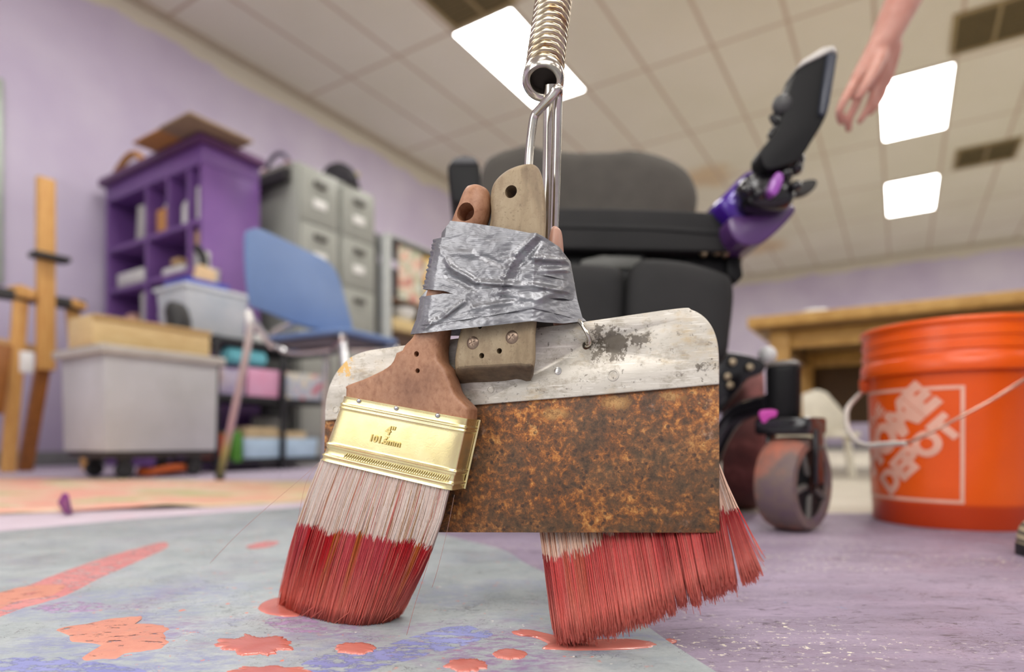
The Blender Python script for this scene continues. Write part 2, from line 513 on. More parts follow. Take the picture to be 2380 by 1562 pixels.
gp = cr([V(.22, .10, 0), V(.1300, .43, 0), V(.1051, .535, 0), V(.060, .660, 0), V(.018, .765, 0), V(-.012, .86, 0), V(-.080, .955, 0), V(-.16, 1.07, 0),
         V(-.27, 1.25, 0), V(-.42, 1.47, 0)], 5)
gp += [FL(690, 1181), FL(330, 1207), FL(0, 1237), V(-1.5, .55, 0), V(-1.3, -.3, 0), V(.25, -.3, 0)]
slab('painted_board', gp, .0002, .0014, mat_grey_board(), 'pale grey paint-spattered board lying under the two wet brushes', 'board', .0006)
# lavender strip sheet behind it
lp = [FL(-150, 1250, 0) + V(-.03,.03,0), FL(0, 1238, 0) + V(-.004, .012, 0), FL(330, 1208, 0) + V(-.004, .012, 0), FL(690, 1182, 0) + V(-.004, .014, 0), V(-.40, 1.62, 0), V(-.47, 1.80, 0), FL(690, 1168), FL(300, 1186), FL(0, 1196), FL(-150, 1206)]
def mat_lav():
    t = NT('lavender_dusty_paint')
    c = t.ramp(t.noise(9, 4, .6, t.mapv((1, 3, 1), (0, 0, -.7))), [(0.3, C(186, 168, 180)), (0.7, C(205, 192, 203))])
    c = t.mix(t.ramp(t.noise(16, 3), [(0.6, 0), (.72, .5)]), c, C(212, 160, 168))
    t.color(c); t.set(Roughness=.6); t.bump(t.noise(120, 4), .2, .001); return t.m
slab('painted_strip', lp, .0002, .0022, mat_lav(), 'narrow lavender painted strip between grey board and coral painting', 'board', .0006)
def mat_painting():
    t = NT('coral_canvas_paint')
    n = t.noise(3.4, 4, .55, t.mapv((1, 2.4, 1), (0, 0, -.45)), .4)
    c = t.ramp(n, [(0.25, C(206, 200, 168)), (0.38, C(172, 170, 116)), (0.46, C(218, 194, 170)), (0.55, C(220, 156, 138)), (0.68, C(224, 164, 148)), (0.8, C(188, 184, 132))])
    n2 = t.noise(11, 4, .6, t.mapv((1, 5, 1), (0, 0, -.45)))
    c = t.mix(t.ramp(n2, [(0.56, 0), (0.66, .8)]), c, C(214, 170, 126))
    c = t.mix(t.ramp(t.noise(14, 3, .6, t.mapv((1, 4, 1), (0, 0, -.2))), [(0.62, 0), (0.70, .8)]), c, C(196, 120, 116))
    X, Y, Z = t.xyz()[:3]
    d = t.math('ADD', t.math('ADD', X, 1.15), t.math('MULTIPLY', t.math('SUBTRACT', Y, 1.3), .25))
    k = t.ramp(d, [(0.3, 0), (0.75, .75)])
    c = t.mix(t.math('MULTIPLY', k, t.ramp(t.noise(5, 3, .6, t.mapv((1, 4, 1), (0, 0, -.4))), [(0.4, .2), (0.6, 1)])), c, C(188, 180, 122))
    t.color(c); t.set(Roughness=.55); t.bump(t.noise(60, 4), .3, .002); return t.m
sp = cr([FL(-250, 1212), FL(0, 1199), FL(160, 1193), FL(300, 1188), FL(480, 1182), FL(690, 1170)], 4)
# gently rippled near edge, lying on the floor
bm = bmesh.new()
near = sp + [V(-.46, 1.80, 0)]
far_a, far_b = FL(-300, 1108), FL(760, 1122)
rows = []
for j in range(15):
    t_ = j / 14
    row = []
    for i, p in enumerate(near):
        s = i / (len(near) - 1)
        q = p.lerp(far_a.lerp(far_b, s), t_)
        rip = max(0, noise.noise(V(p.x * 7, p.y * 7, 0))) * .016 * max(0, 1 - t_ * 7)
        row.append(bm.verts.new((q.x, q.y, .0044 + rip)))
    rows.append(row)
for a_, b_ in zip(rows[:-1], rows[1:]):
    for k in range(len(near) - 1): bm.faces.new((a_[k], a_[k + 1], b_[k + 1], b_[k]))
o = obj('floor_painting', bm, mat_painting())
md = o.modifiers.new('s', 'SOLIDIFY'); md.thickness = .002; md.offset = -1
tag(o, 'large coral and olive painted canvas lying flat on the floor at left', 'painting')

# wet splats and dry strokes of paint
m_wet = NT('wet_coral_paint'); m_wet.color(m_wet.ramp(m_wet.noise(30, 3), [(0.3, C(194, 106, 94)), (0.7, C(204, 126, 114))]))
m_wet.set(Roughness=.22, Specular_IOR_Level=.6, Coat_Weight=.35, Coat_Roughness=.08); m_wet.bump(m_wet.noise(150, 4, .6), .35, .0008); m_wet = m_wet.m
m_wet2 = NT('half_dry_orange_paint'); m_wet2.color(m_wet2.ramp(m_wet2.noise(60, 5, .7), [(0.33, C(190, 140, 126)), (0.43, C(204, 136, 118)), (0.7, C(212, 146, 124))]))
m_wet2.set(Roughness=.4, Coat_Weight=.1, Alpha=m_wet2.ramp(m_wet2.noise(48, 6, .72, m_wet2.mapv((1, 2.0, 1), (0, 0, .3))), [(.37, 0.0), (.43, 1.0)])); m_wet2.bump(m_wet2.noise(120, 5, .7), .4, .001); m_wet2 = m_wet2.m
def dry(name, c1, c2, lo=.38):
    t = NT(name)
    f = t.noise(55, 6, .72, t.mapv((1, 2.2, 1), (0, 0, .3)))
    t.color(t.ramp(t.noise(20, 3), [(0.3, c1), (0.7, c2)]))
    t.set(Roughness=.5, Alpha=t.ramp(f, [(lo, 0.0), (lo + .07, 1.0)]))
    t.bump(f, .3, .001)
    return t.m
m_dry = dry('dry_rose_stroke', C(196, 120, 120), C(204, 138, 136), .40)
m_blue = dry('dry_blue_stroke', C(124, 128, 180), C(144, 148, 194), .45)
m_mauve = dry('dry_mauve_stroke', C(160, 130, 168), C(176, 150, 184), .48)

def blob(name, px_out, mat, label, cat, h=.0011, jag=.10, n=5, group=None, z0=.0013, seed=0):
    pts = [FL(x, y, z0) for x, y in px_out]
    pts = cr(pts, n, True)
    c = sum(pts, Vector()) / len(pts)
    rnd = random.Random(seed)
    out = []
    for i, p in enumerate(pts):
        k = 1 + jag * noise.noise(V(i * .9, seed * 3.1, 0)) + jag * .6 * rnd.uniform(-1, 1) + jag * 1.8 * max(0, noise.noise(V(i * .37, seed * 1.7, 4)) - .25)
        out.append(c + (p - c) * k)
    bm = bmesh.new()
    prev = None
    for f, hh in ((1.0, .0001), (.965, h * .7), (.88, h), (.6, h * 1.02), (.3, h * 1.03)):
        ring = [bm.verts.new(V(*(c.lerp(p, f)).xy, z0 + hh + h * .12 * noise.noise(p * 90 * f))) for p in out]
        if prev:
            for k in range(len(ring)): bm.faces.new((prev[k], prev[(k + 1) % len(ring)], ring[(k + 1) % len(ring)], ring[k]))
        prev = ring
    cv = bm.verts.new(V(c.x, c.y, z0 + h * 1.03))
    for k in range(len(prev)): bm.faces.new((prev[k], prev[(k + 1) % len(prev)], cv))
    o = obj(name, bm, mat, ang=60)
    tag(o, label, cat, group)
    return o
def ell(cx, cy, rx, ry, seed, spike=.25, n=24):
    r_ = random.Random(seed); out = []
    for k in range(n):
        a = 2 * PI * k / n; q = 1 + r_.uniform(-spike, spike)
        out.append((cx + rx * q * math.cos(a), cy - ry * q * math.sin(a)))
    return out
SPL = 'wet coral paint spots on the grey board'
blob('paint_puddle', [(1190, 1469), (1215, 1464), (1250, 1471), (1292, 1488), (1380, 1494), (1430, 1490), (1480, 1488), (1526, 1497), (1490, 1508), (1400, 1512), (1330, 1512), (1262, 1509), (1274, 1497), (1240, 1482), (1205, 1478)],
     m_wet, 'coral paint puddle under the lifted brush behind the rusty blade', 'paint', .0012, .03, 5, SPL)
blob('paint_splat', ell(596, 1500, 84, 22, 3, .22), m_wet, 'star-edged wet coral paint splat in front of the left brush', 'paint', .0012, .1, 5, SPL, seed=3)
blob('paint_splat', ell(825, 1509, 46, 13, 5, .12), m_wet, 'round wet coral paint spot nearest below the left brush tip', 'paint', .0013, .06, 5, SPL, seed=5)
blob('paint_splat', ell(1185, 1522, 38, 12, 6, .1), m_wet, 'small round coral paint spot left of the long puddle', 'paint', .0013, .05, 5, SPL, seed=6)
blob('paint_splat', ell(1084, 1547, 50, 15, 7, .14), m_wet, 'coral paint spot with ragged edge at bottom centre of the board', 'paint', .0012, .1, 5, SPL, seed=7)
blob('paint_splat', ell(1556, 1492, 16, 6, 8, .1), m_wet, 'tiny coral paint drop on the purple floor beside the board edge', 'paint', .001, .05, 4, SPL, z0=.0002, seed=8)
blob('paint_splat', ell(628, 1563, 95, 13, 9, .2), m_wet, 'coral paint splat cut by the bottom edge of the picture', 'paint', .0011, .1, 5, SPL, seed=9)
blob('paint_smear', [(135, 1462), (200, 1450), (250, 1440), (318, 1432), (330, 1440), (300, 1448), (372, 1452), (392, 1462), (380, 1472), (388, 1492), (360, 1510), (290, 1520), (270, 1530), (205, 1534), (196, 1526), (250, 1510), (225, 1497), (170, 1492), (160, 1478)],
     m_wet2, 'broad half-dry orange paint smear at lower left of the board', 'paint', .0007, .05, 4, seed=11)
blob('paint_smear', [(600, 1412), (625, 1394), (665, 1392), (668, 1415), (700, 1430), (660, 1434), (612, 1424)], m_wet,
     'wet coral paint pressed out under the left brush bristles', 'paint', .0012, .05, 5, seed=12)
blob('paint_stroke', [(-120, 1420), (40, 1370), (150, 1328), (270, 1288), (372, 1262), (388, 1272), (340, 1296), (230, 1345), (150, 1385), (60, 1412), (-60, 1450)],
     m_dry, 'long dry rose paint stroke running to the left edge of the board', 'paint', .0002, .03, 5, seed=13)
blob('paint_stroke', [(-100, 1410), (20, 1372), (90, 1360), (150, 1362), (120, 1385), (40, 1398), (-60, 1440)], m_wet2,
     'orange patch on the lower end of the long rose stroke', 'paint', .0006, .05, 5, seed=14)
blob('paint_stroke', [(-60, 1545), (60, 1528), (160, 1532), (290, 1548), (330, 1580), (-60, 1600)], m_blue, 'periwinkle blue paint patch in the bottom left corner', 'paint', .0002, .1, 5, seed=15)
blob('paint_stroke', [(700, 1545), (760, 1520), (860, 1510), (960, 1480), (1060, 1455), (1150, 1470), (1080, 1500), (960, 1530), (860, 1560), (740, 1575)], m_blue, 'periwinkle blue dry stroke between the two brushes', 'paint', .0002, .1, 5, seed=16)
blob('paint_stroke', [(80, 1412), (160, 1398), (250, 1404), (240, 1418), (120, 1424)], m_mauve, 'mauve dry stroke under the long rose stroke', 'paint', .0002, .1, 5, seed=17)
blob('paint_stroke', [(620, 1440), (700, 1432), (760, 1455), (740, 1468), (680, 1470), (630, 1458)], m_mauve, 'mauve smudge right in front of the left brush tip', 'paint', .0002, .1, 5, seed=18)
blob('paint_stroke', [(575, 1268), (620, 1258), (650, 1260), (625, 1272), (580, 1276)], m_dry, 'faint short rose mark left of the brush bristles', 'paint', .0002, .1, 5, seed=19)
# purple flap of dried paint on the canvas edge
bm = bmesh.new()
q = [FL(x, y, .006) for x, y in ((136, 1166), (146, 1146), (158, 1150), (166, 1196), (158, 1198), (150, 1178))]
Yq = FL(150, 1196, .006).y
q = [P(x, y, Yq + .02 * i) for i, (x, y) in enumerate(((152, 1196), (166, 1195), (161, 1170), (156, 1148), (146, 1146), (134, 1168), (148, 1174)))]
bm = prism(q, V(.001, .003, 0), .0004)
tag(obj('paint_flap', bm, M('magenta_purple_paint', C(130, 34, 120), .4)), 'curled purple flap standing up on the coral canvas', 'paint')

# ------------------------------------------------------------------ left side furniture
def bar(p, q, w_, d_, side=None, bev=.003):
    """straight wooden bar from p to q; side = direction of its width"""
    p, q = Vector(p), Vector(q); A = q - p
    s = Vector(side).normalized() if side is not None else U
    s = (s - A.normalized() * s.dot(A.normalized())).normalized()
    t_ = A.normalized().cross(s)
    return box(p, s * w_, t_ * d_, A, bev)

# easel
m_oak = NT('oak_easel'); m_oak.color(m_oak.ramp(m_oak.noise(14, 5, .6, m_oak.mapv((6, 6, .7))), [(0.3, C(196, 140, 74)), (0.7, C(222, 172, 100))])); m_oak.set(Roughness=.5); m_oak = m_oak.m
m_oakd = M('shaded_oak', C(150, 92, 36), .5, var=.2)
m_blackw = M('black_painted_metal', C(44, 42, 42), .45)
YE = 3.05
pe = P(106, 1000, YE); e0 = V(pe.x, pe.y, 0)
ea, eb = e0.dot(U), e0.dot(W)
zE = lambda y, Y=YE: CH + (HY - y) / F * Y
o = thing('easel', 'light oak studio easel with dark tray against the purple wall at left', 'easel', e0)
obj('mast', box(R(ea, eb, zE(860)), U * .075, W * .04, V(0, 0, zE(415) - zE(860)), .004), m_oak, o)
obj('clamp', box(R(ea + .01, eb + .02, zE(606)), U * .16, W * .09, V(0, 0, .03), .01), m_blackw, o)
tl, tr = P(-90, 668, 2.86), P(196, 712, 3.22)
obj('tray', bar(tl, tr, .05, .07, V(0, 0, 1), .006), m_blackw, o)
for x0, y0, x1, y1, Yb in ((12, 684, 82, 668, 2.98), (136, 706, 200, 700, 3.15)):
    q = [P(x0, y0, Yb), P(x0 + 6, y1 - 2, Yb), P((x0 + x1) / 2, y1 - 8, Yb), P(x1, y1 + 6, Yb), P(x1 + 4, y0 + 12, Yb)]
    obj('canvas_rest', prism(q, U * .01 - W * .05, .004), m_oak, o)
obj('crossbar', bar(P(-90, 778, 2.86), P(150, 825, 3.16), .035, .03, V(0, 0, 1)), M('pale_oak', C(190, 150, 100), .5), o)
for (xa, ya, Ya), (xb, yb, Yb), wd in (((48, 700, 3.0), (18, 1084, 3.02), .06), ((168, 715, 3.2), (206, 1076, 3.3), .06)):
    q0, q1 = P(xa, ya, Ya), P(xb, yb, Yb); q1.z = 0
    obj('leg', bar(q1, q0, wd, .03, U), m_oak, o)
q0, q1 = P(100, 850, 3.1), P(58, 1078, 3.15); q1.z = 0
obj('leg', bar(q1, q0, .06, .04, U), m_oakd, o, label='darker rear leg')
obj('wing', bar(P(-14, 960, 2.9), P(8, 800, 2.95), .07, .02, U), m_oakd, o)
q = P(62, 866, 2.9)
tag(obj('paper_tag', box(q, U * .055, W * .004, V(0, 0, .10), .001), M('white_paper', C(226, 224, 222), .6)), 'small white paper hanging from the easel crossbar', 'paper')

# purple bookcase, room-divider style
m_pur = NT('purple_bookcase_paint'); m_pur.color(m_pur.ramp(m_pur.noise(3, 3), [(0.3, C(104, 66, 134)), (0.7, C(124, 84, 152))])); m_pur.set(Roughness=.42); m_pur = m_pur.m
m_purd = M('dark_purple_interior', C(74, 40, 104), .5)
m_purt = M('plum_bookcase_top', C(92, 48, 96), .45)
bc = P(470, 312, 3.37); BH = bc.z
ca, cb = bc.dot(U), bc.dot(W)                    # near front corner
BWID, BDEP = 1.10, .36
o = thing('bookcase', 'purple painted cubby bookcase standing end-on to the lavender wall', 'bookcase', R(ca + BDEP / 2, cb - BWID / 2))
def bcz(y): return CH + (HY - y) / F * 3.37
def bb(b0, b1, z0, z1, a0_=0, a1_=BDEP, bev=.004):
    return box(R(ca + (a0_ + a1_) / 2, cb - (b0 + b1) / 2, z0), U * (a1_ - a0_), W * abs(b1 - b0), V(0, 0, z1 - z0), bev)
obj('top', bb(-.035, BWID + .03, BH - .05, BH, -.035, BDEP + .02, .012), m_purt, o)
obj('cornice', bb(0, BWID, BH - .155, BH - .05), m_pur, o)
obj('side_panel', bb(0, .03, 0, BH - .155), m_pur, o)
obj('side_panel', bb(BWID - .03, BWID, 0, BH - .155), m_pur, o)
obj('back_panel', bb(.03, BWID - .03, 0, BH - .155, BDEP - .012, BDEP), m_purd, o)
def bo(px, a_=.0): return cb - on_a(px, ca + a_)          # offset from the near corner at column px
d1, d2, d3 = bo(436), bo(388), bo(338)
sh1, sh2, sh3, sh4 = [CH + (HY - y) / F * 3.37 for y in (503, 615, 727, 839)]
ROWS = [(sh1, BH - .155), (sh2, sh1 - .03), (sh3, sh2 - .03), (sh4, sh3 - .03)]
for k, (z0, z1) in enumerate(ROWS):
    obj('shelf', bb(.03, BWID - .03, z0 - .03, z0, .003, BDEP - .012), m_pur, o)
    for c_ in ((d1, d2, d3) if k in (0, 2) else (d1, d3)):
        obj('divider', bb(c_ - .014, c_ + .014, z0, z1, .003, BDEP - .012), m_pur, o)
obj('plinth', bb(.03, BWID - .03, 0, sh4 - .03, .003, BDEP - .012), m_pur, o)
GR = 'things in the purple bookcase cubbies'
def bitem(name, b, z, w_, h, d, mat, label, cat, lean=0, a_=.03, group=GR, rnd=.006):
    bm = box(V(0, 0, 0), U * d, W * w_, V(0, 0, h), rnd)
    if lean: bm.transform(Matrix.Rotation(lean, 4, U))
    lo = min(v.co.z for v in bm.verts)
    bm.transform(Matrix.Translation(R(ca + a_ + d / 2, cb - b, z - lo + .0005)))
    return tag(obj(name, bm, mat), label, cat, group)
m_white = M('white_plastic', C(226, 226, 222), .4); m_greyp = M('grey_card', C(184, 182, 178), .6)
m_tan = M('tan_card', C(196, 160, 112), .6); m_orange = M('orange_card', C(206, 146, 82), .6)
m_silver = M('brushed_silver', C(190, 190, 190), .3, .8); m_blk = M('black_plastic', C(34, 33, 34), .45)
bitem('ring_binder', .5 * (d1 + .03) - .01, sh1, .07, .20, .24, m_white, 'white ring binder in the top right cubby of the purple bookcase', 'binder')
bitem('ring_binder', d3 + .13, sh1, .10, .215, .24, m_greyp, 'grey ring binder leaning in the top left cubby', 'binder', lean=.12)
bitem('card_box', .5 * (d2 + d3), sh1, .11, .15, .22, m_orange, 'orange-tan box in the top row left of the white bottle', 'box')
bm = box(R(ca + .12, cb - .5 * (d2 + d3), sh1 + .152), U * .12, W * .08, V(0, 0, .05), .02)
tag(obj('cloth_bundle', bm, m_white), 'white bundle on top of the orange-tan box', 'cloth', GR)
bm = lathe([(0, 0), (.042, 0), (.046, .02), (.046, .12), (.036, .15), (.018, .165), (.018, .185), (0, .185)], R(ca + .08, cb - .5 * (d1 + d2), sh1 + .0005), n=24)
tag(obj('plastic_bottle', bm, m_white), 'fat white plastic bottle in the top row of the bookcase', 'bottle', GR)
bitem('card_box', .5 * (d1 + .03) - .005, sh2, .09, .215, .24, m_tan, 'upright tan box in the right cubby of the second row', 'box')
lb = .5 * (d3 + BWID - .03)
for i in range(3):
    bitem('paper_pad', lb + .01 * i, sh2 + .0335 * i, .36 - .02 * i, .033, .26, m_greyp if i == 0 else m_white, ['grey paper pad at the bottom of the second row left stack', 'white paper pad in the middle of the second row left stack', 'white paper pad on top of the second row left stack'][i], 'paper', group='stacked paper pads')
bitem('paper_roll', .5 * (d1 + d3), sh2, .24, .06, .22, m_white, 'white paper bundle lying in the middle cubby of the second row', 'paper', rnd=.025)
bitem('wood_block', .5 * (d1 + d3) - .04, sh2 + .061, .09, .035, .14, m_tan, 'tan wood block on the white bundle in the second row', 'wood')
bitem('ring_binder', d3 + .09, sh3, .06, .21, .24, m_greyp, 'pale grey binder upright in the third row left cubby', 'binder')
bm = lathe([(0, 0), (.055, 0), (.068, .04), (.062, .09), (.04, .12), (0, .12)], R(ca + .09, cb - .5 * (d2 + d3), sh3 + .0005), n=20)
tag(obj('white_jar', bm, m_white), 'round white jar in the third row of the bookcase', 'jar', GR)
bm = lathe([(0, 0), (.045, 0), (.055, .03), (.05, .09), (.03, .11), (0, .11)], R(ca + .09, cb - bo(278), sh3 + .0005), n=20)
tag(obj('peach_jar', bm, M('peach_ceramic', C(206, 160, 146), .5)), 'small peach jar in the third row left cubby', 'jar', GR)
bm = box(R(ca + .10, cb - .5 * (d1 + d2), sh3 + .0005), U * .14, W * .09, V(0, 0, .19), .02)
tag(obj('fabric_bag', bm, m_greyp), 'pale grey bag in the third row beside the white jar', 'bag', GR)

# cardboard on top of it
kc = P(440, 264, 3.16)
ka, kb = kc.dot(U), kc.dot(W)
m_card = M('brown_cardboard', C(186, 132, 74), .7); m_cardg = M('grey_brown_cardboard', C(150, 126, 98), .7)
bm = box(R(ka + .185, kb - .15, BH + .001), U * .37, W * .30, V(0, 0, .016), .003)
o = obj('flat_cardboard_box', bm, m_cardg); tag(o, 'flat grey-brown cardboard box overhanging the corner of the purple bookcase', 'box', 'flat cardboard boxes on the bookcase')
bm = box(R(ka + .185, kb - .302 - .145, BH + .001), U * .36, W * .285, V(0, 0, .012), .003)
o = obj('flat_cardboard_box', bm, m_card); tag(o, 'flat orange-brown cardboard box on the bookcase left of the grey-brown one', 'box', 'flat cardboard boxes on the bookcase')
bm = tube(cr([R(ca + .05, cb - .70, BH + .02), R(ca + .05, cb - .80, BH + .11), R(ca + .05, cb - .92, BH + .12), R(ca + .05, cb - 1.06, BH + .06)], 6), .022, 8)
tag(obj('bent_cardboard', bm, m_card), 'bent strip of brown cardboard at the left end of the bookcase top', 'cardboard')
bm = box(R(ca + .1, cb - .88, BH + .002), U * .12, W * .16, V(0, 0, .05), .02)
tag(obj('paper_wad', bm, m_white), 'crumpled white paper at the left end of the bookcase top', 'paper')

# filing cabinets
m_file = NT('grey_filing_enamel'); m_file.color(m_file.ramp(m_file.noise(2, 3), [(0.3, C(146, 148, 140)), (0.7, C(160, 162, 154))])); m_file.set(Roughness=.45); m_file = m_file.m
m_fdark = M('cabinet_handle_shadow', C(86, 84, 78), .5)
m_label = M('white_label_card', C(228, 228, 224), .6)
fcY = 3.75
fc = P(692, 372, fcY); fa, fb = fc.dot(U), fc.dot(W); FH = fc.z
def cabinet(a_, label, wd=.325, dep=.62, first=False):
    o = thing('filing_cabinet', label, 'filing cabinet', R(a_ + wd / 2, fb - dep / 2), 'grey filing cabinets')
    obj('body', box(R(a_ + wd / 2, fb - dep / 2 - .008, 0), U * wd, W * dep, V(0, 0, FH), .006), m_file, o)
    n_ = 5; hh = .335; off_ = FH - .02 - n_ * hh
    for k in range(n_):
        zz = off_ + k * hh
        d = obj('drawer', box(R(a_ + wd / 2, fb + .001, zz), U * (wd - .03), W * .018, V(0, 0, hh - .007), .004), m_file, o)
        obj('handle', box(R(a_ + wd / 2, fb + .018, zz + hh * .70), U * .10, W * .022, V(0, 0, .036), .008), m_fdark, d, label='dark recessed pull')
        if k >= 3: obj('label_holder', box(R(a_ + wd / 2, fb + .012, zz + hh * .30), U * .10, W * .006, V(0, 0, .055), .002), m_label, d, label='white card')
    return o
cabinet(fa, 'grey metal filing cabinet directly behind the blue chair, next to the bookcase')
cabinet(fa + .33, 'grey metal filing cabinet with the black cap on top')
# black tray and grey box beside the cabinet, above the bookcase side
bq = P(604, 432, 3.62); 
zt9 = CH + (HY - 412) / F * 3.8
o = thing('letter_tray', 'black letter tray mounted on the side of the filing cabinet beside the purple bookcase', 'tray', R(fa - .02, fb - .32, zt9 - .04))
obj('tray', open_box(R(fa - .029, fb - .30, zt9 - .035), W * .50, U * .040, V(0, 0, .07), .006, .95), m_blk, o)
obj('back_plate', box(R(fa - .005, fb - .30, zt9 - .04), W * .50, U * .006, V(0, 0, .13), .002), M('tray_back_grey', C(120, 118, 112), .5), o)
o = thing('headphones', 'dark headphones with pink ear pads lying between bookcase and cabinet', 'headphones', R(fa + .1, fb - .33, FH))
hp = R(fa + .1, fb - .33, FH + .001)
pts = [hp + W * .12 * math.cos(t_) + V(0, 0, .03 + .13 * math.sin(t_)) for t_ in np.linspace(0, PI, 14)]
obj('headband', tube(pts, .014, 8), M('slate_headband', C(70, 66, 84), .5), o)
for s in (-1, 1): obj('ear_pad', lathe([(0, -.02), (.035, -.02), (.04, 0), (.035, .02), (0, .02)], hp + W * .12 * s + V(0, 0, .042), W, 18), M('pink_pad', C(200, 130, 140), .6), o)
# cap
cq = P(828, 434, 3.93); cq.z = FH
bm = bmesh.new()
rings = []
hc = R(fa + .44, fb - .12, FH + .001)
prof = [(.125, 0), (.128, .03), (.12, .085), (.09, .135), (.045, .165), (0, .172)]
o = thing('cap', 'black knitted cap on top of the right filing cabinet', 'hat', hc)
obj('crown', lathe(prof, hc, n=28), M('black_felt', C(28, 24, 32), .8), o)
bm = bmesh.new(); add_lathe(bm, [(.10, 0), (.135, .004), (.138, .022), (.128, .03), (.1, .02)], hc, n=28, closed=True)
obj('brim', bm, M('black_felt_band', C(38, 34, 42), .8), o)
obj('tuft', ball(hc + U * .10 + W * .06 + V(0, 0, .12), .022), M('cream_tuft', C(190, 180, 150), .8), o)

# shelving with artworks beyond the cabinets
m_gpost = M('pale_grey_post', C(176, 180, 178), .45)
sa, sb = fa + .72, fb + .02
o = thing('shelving_unit', 'grey open shelving with small paintings right of the filing cabinets', 'shelf', R(sa + .6, sb - .2))
SHH = zE(543, R(sa, sb).y)
obj('post', box(R(sa + .03, sb - .01, 0), U * .07, W * .05, V(0, 0, SHH), .005), m_gpost, o)
obj('post', box(R(sa - .035, sb - .06, 0), U * .05, W * .05, V(0, 0, SHH), .005), M('dark_grey_post', C(90, 90, 88), .5), o)
obj('post', box(R(sa + 1.2, sb - .02, 0), U * .05, W * .05, V(0, 0, SHH - .1), .005), m_gpost, o)
for y in (560, 700, 775, 830):
    z = CH + (HY - y) / F * R(sa + .3, sb).y
    obj('shelf', box(R(sa + .63, sb - .22, z - .02), U * 1.12, W * .40, V(0, 0, .02), .003), M('shelf_board', C(120, 92, 70), .6) if y == 700 else (m_gpost if y == 560 else bpy.data.materials['shelf_board']), o)
obj('back_panel', box(R(sa + .63, sb - .43, 0), U * 1.12, W * .01, V(0, 0, SHH - .05)), M('dim_back_panel', C(120, 108, 118), .6), o)
zs = [CH + (HY - y) / F * R(sa + .3, sb).y for y in (560, 700, 775, 830)]
def art(a_, w_, z, h, mats, label, b_=.02):
    o = thing('painting', label, 'painting', R(a_, sb - b_, z), 'small paintings on the grey shelving')
    obj('card', box(R(a_, sb - b_, z + .001), U * w_, W * .006, V(0, 0, h)), mats, o)
    return o
def mat_art(name, cols, sc=9):
    t = NT(name); n_ = len(cols)
    t.color(t.ramp(t.noise(sc, 2, .4), [(0.3 + .4 * i / (n_ - 1), C(*c)) for i, c in enumerate(cols)])); t.set(Roughness=.6); return t.m
art(sa + .30, .26, zs[1], .39, mat_art('multicolour_art', [(120, 90, 130), (214, 150, 120), (222, 206, 190), (160, 170, 130), (226, 226, 220)], 11), 'pastel multicolour painting at the left end of the grey shelving')
art(sa + .62, .32, zs[1], .38, mat_art('yellow_art', [(220, 210, 180), (232, 190, 90), (236, 180, 80), (226, 190, 150), (180, 150, 130)], 7), 'yellow-orange painting on the grey shelving beside the taped handles')
art(sa + .98, .28, zs[1], .36, mat_art('pale_art', [(200, 190, 160), (220, 214, 190), (226, 200, 150)], 8), 'pale cream painting at the far end of the grey shelving')
tag(obj('wooden_tray', box(R(sa + .30, sb - .10, zs[2] + .001), U * .42, W * .2, V(0, 0, .09), .01), M('cream_wood', C(206, 182, 130), .6)), 'cream wooden tray on the lower shelf of the grey shelving', 'tray')
tag(obj('white_bowl', lathe([(0, 0), (.05, 0), (.10, .06), (.105, .10), (.098, .10), (.09, .06), (0, .02)], R(sa + .30, sb - .10, zs[2] + .092), n=28), m_white), 'white bowl on the cream wooden tray', 'bowl')
tag(obj('black_case', box(R(sa + .64, sb - .10, zs[2] + .001), U * .18, W * .2, V(0, 0, .19), .01), M('brown_case', C(110, 78, 52), .6)), 'brown case standing on the lower shelf of the grey shelving', 'box')
tag(obj('dark_carton', box(R(sa + .35, sb - .12, zs[3] + .001), U * .5, W * .24, V(0, 0, .135), .01), M('dark_brown_carton', C(70, 46, 30), .6)), 'dark brown carton on the lowest shelf of the grey shelving', 'box')

# black trolley with boxes
tb0 = -2.80; ta0 = on_b(500, tb0)
CL, CD = on_b(768, tb0) - ta0, .40
def TR(a_, b_, z): return R(ta0 + a_, tb0 - b_, z)
ztop, zmid, zbot = .672, .388, .066
o = thing('trolley', 'black metal trolley loaded with boxes behind the blue chair', 'trolley', TR(CL / 2, CD / 2, 0))
m_cart = M('black_trolley_metal', C(38, 38, 42), .45, .3)
for a_ in (.012, .393, CL - .012):
    for b_ in (.012, CD - .012):
        if a_ == .393 and b_ > .1: continue
        obj('post', box(TR(a_, b_, 0), U * .024, W * .024, V(0, 0, ztop if a_ != .012 else ztop), .003), m_cart, o)
for z in (ztop, zmid, zbot):
    obj('shelf', open_box(TR(CL / 2, CD / 2, z - .03), U * (CL - .05), W * (CD - .05), V(0, 0, .03), .008), m_cart, o)
def tbox(name, a_, b_, z, la, lb, h, mat, label, cat, group=None, taper=.95, lid=None, th=.006):
    o = thing(name, label, cat, TR(a_, b_, z), group)
    obj('bin', open_box(TR(a_, b_, z), U * la, W * lb, V(0, 0, h), th, taper, .004), mat, o)
    return o
m_clear = NT('cloudy_clear_plastic'); m_clear.color(m_clear.ramp(m_clear.noise(6, 3), [(0.35, C(186, 196, 208)), (0.65, C(212, 216, 222))])); m_clear.set(Roughness=.25, Alpha=.82); m_clear = m_clear.m
def mixmat(name, cols, sc):
    return mat_art(name, cols, sc)
sz = .013
zz = zmid + .001 - .03 + .008
tbox('storage_bin', .285, .16, zz, .19, .28, .165, mixmat('pink_packets_in_clear_plastic', [(150, 160, 180), (214, 150, 180), (216, 160, 190), (190, 170, 200)], 6), 'clear bin of pink packets on the middle trolley shelf', 'bin', 'clear bins on the trolley')
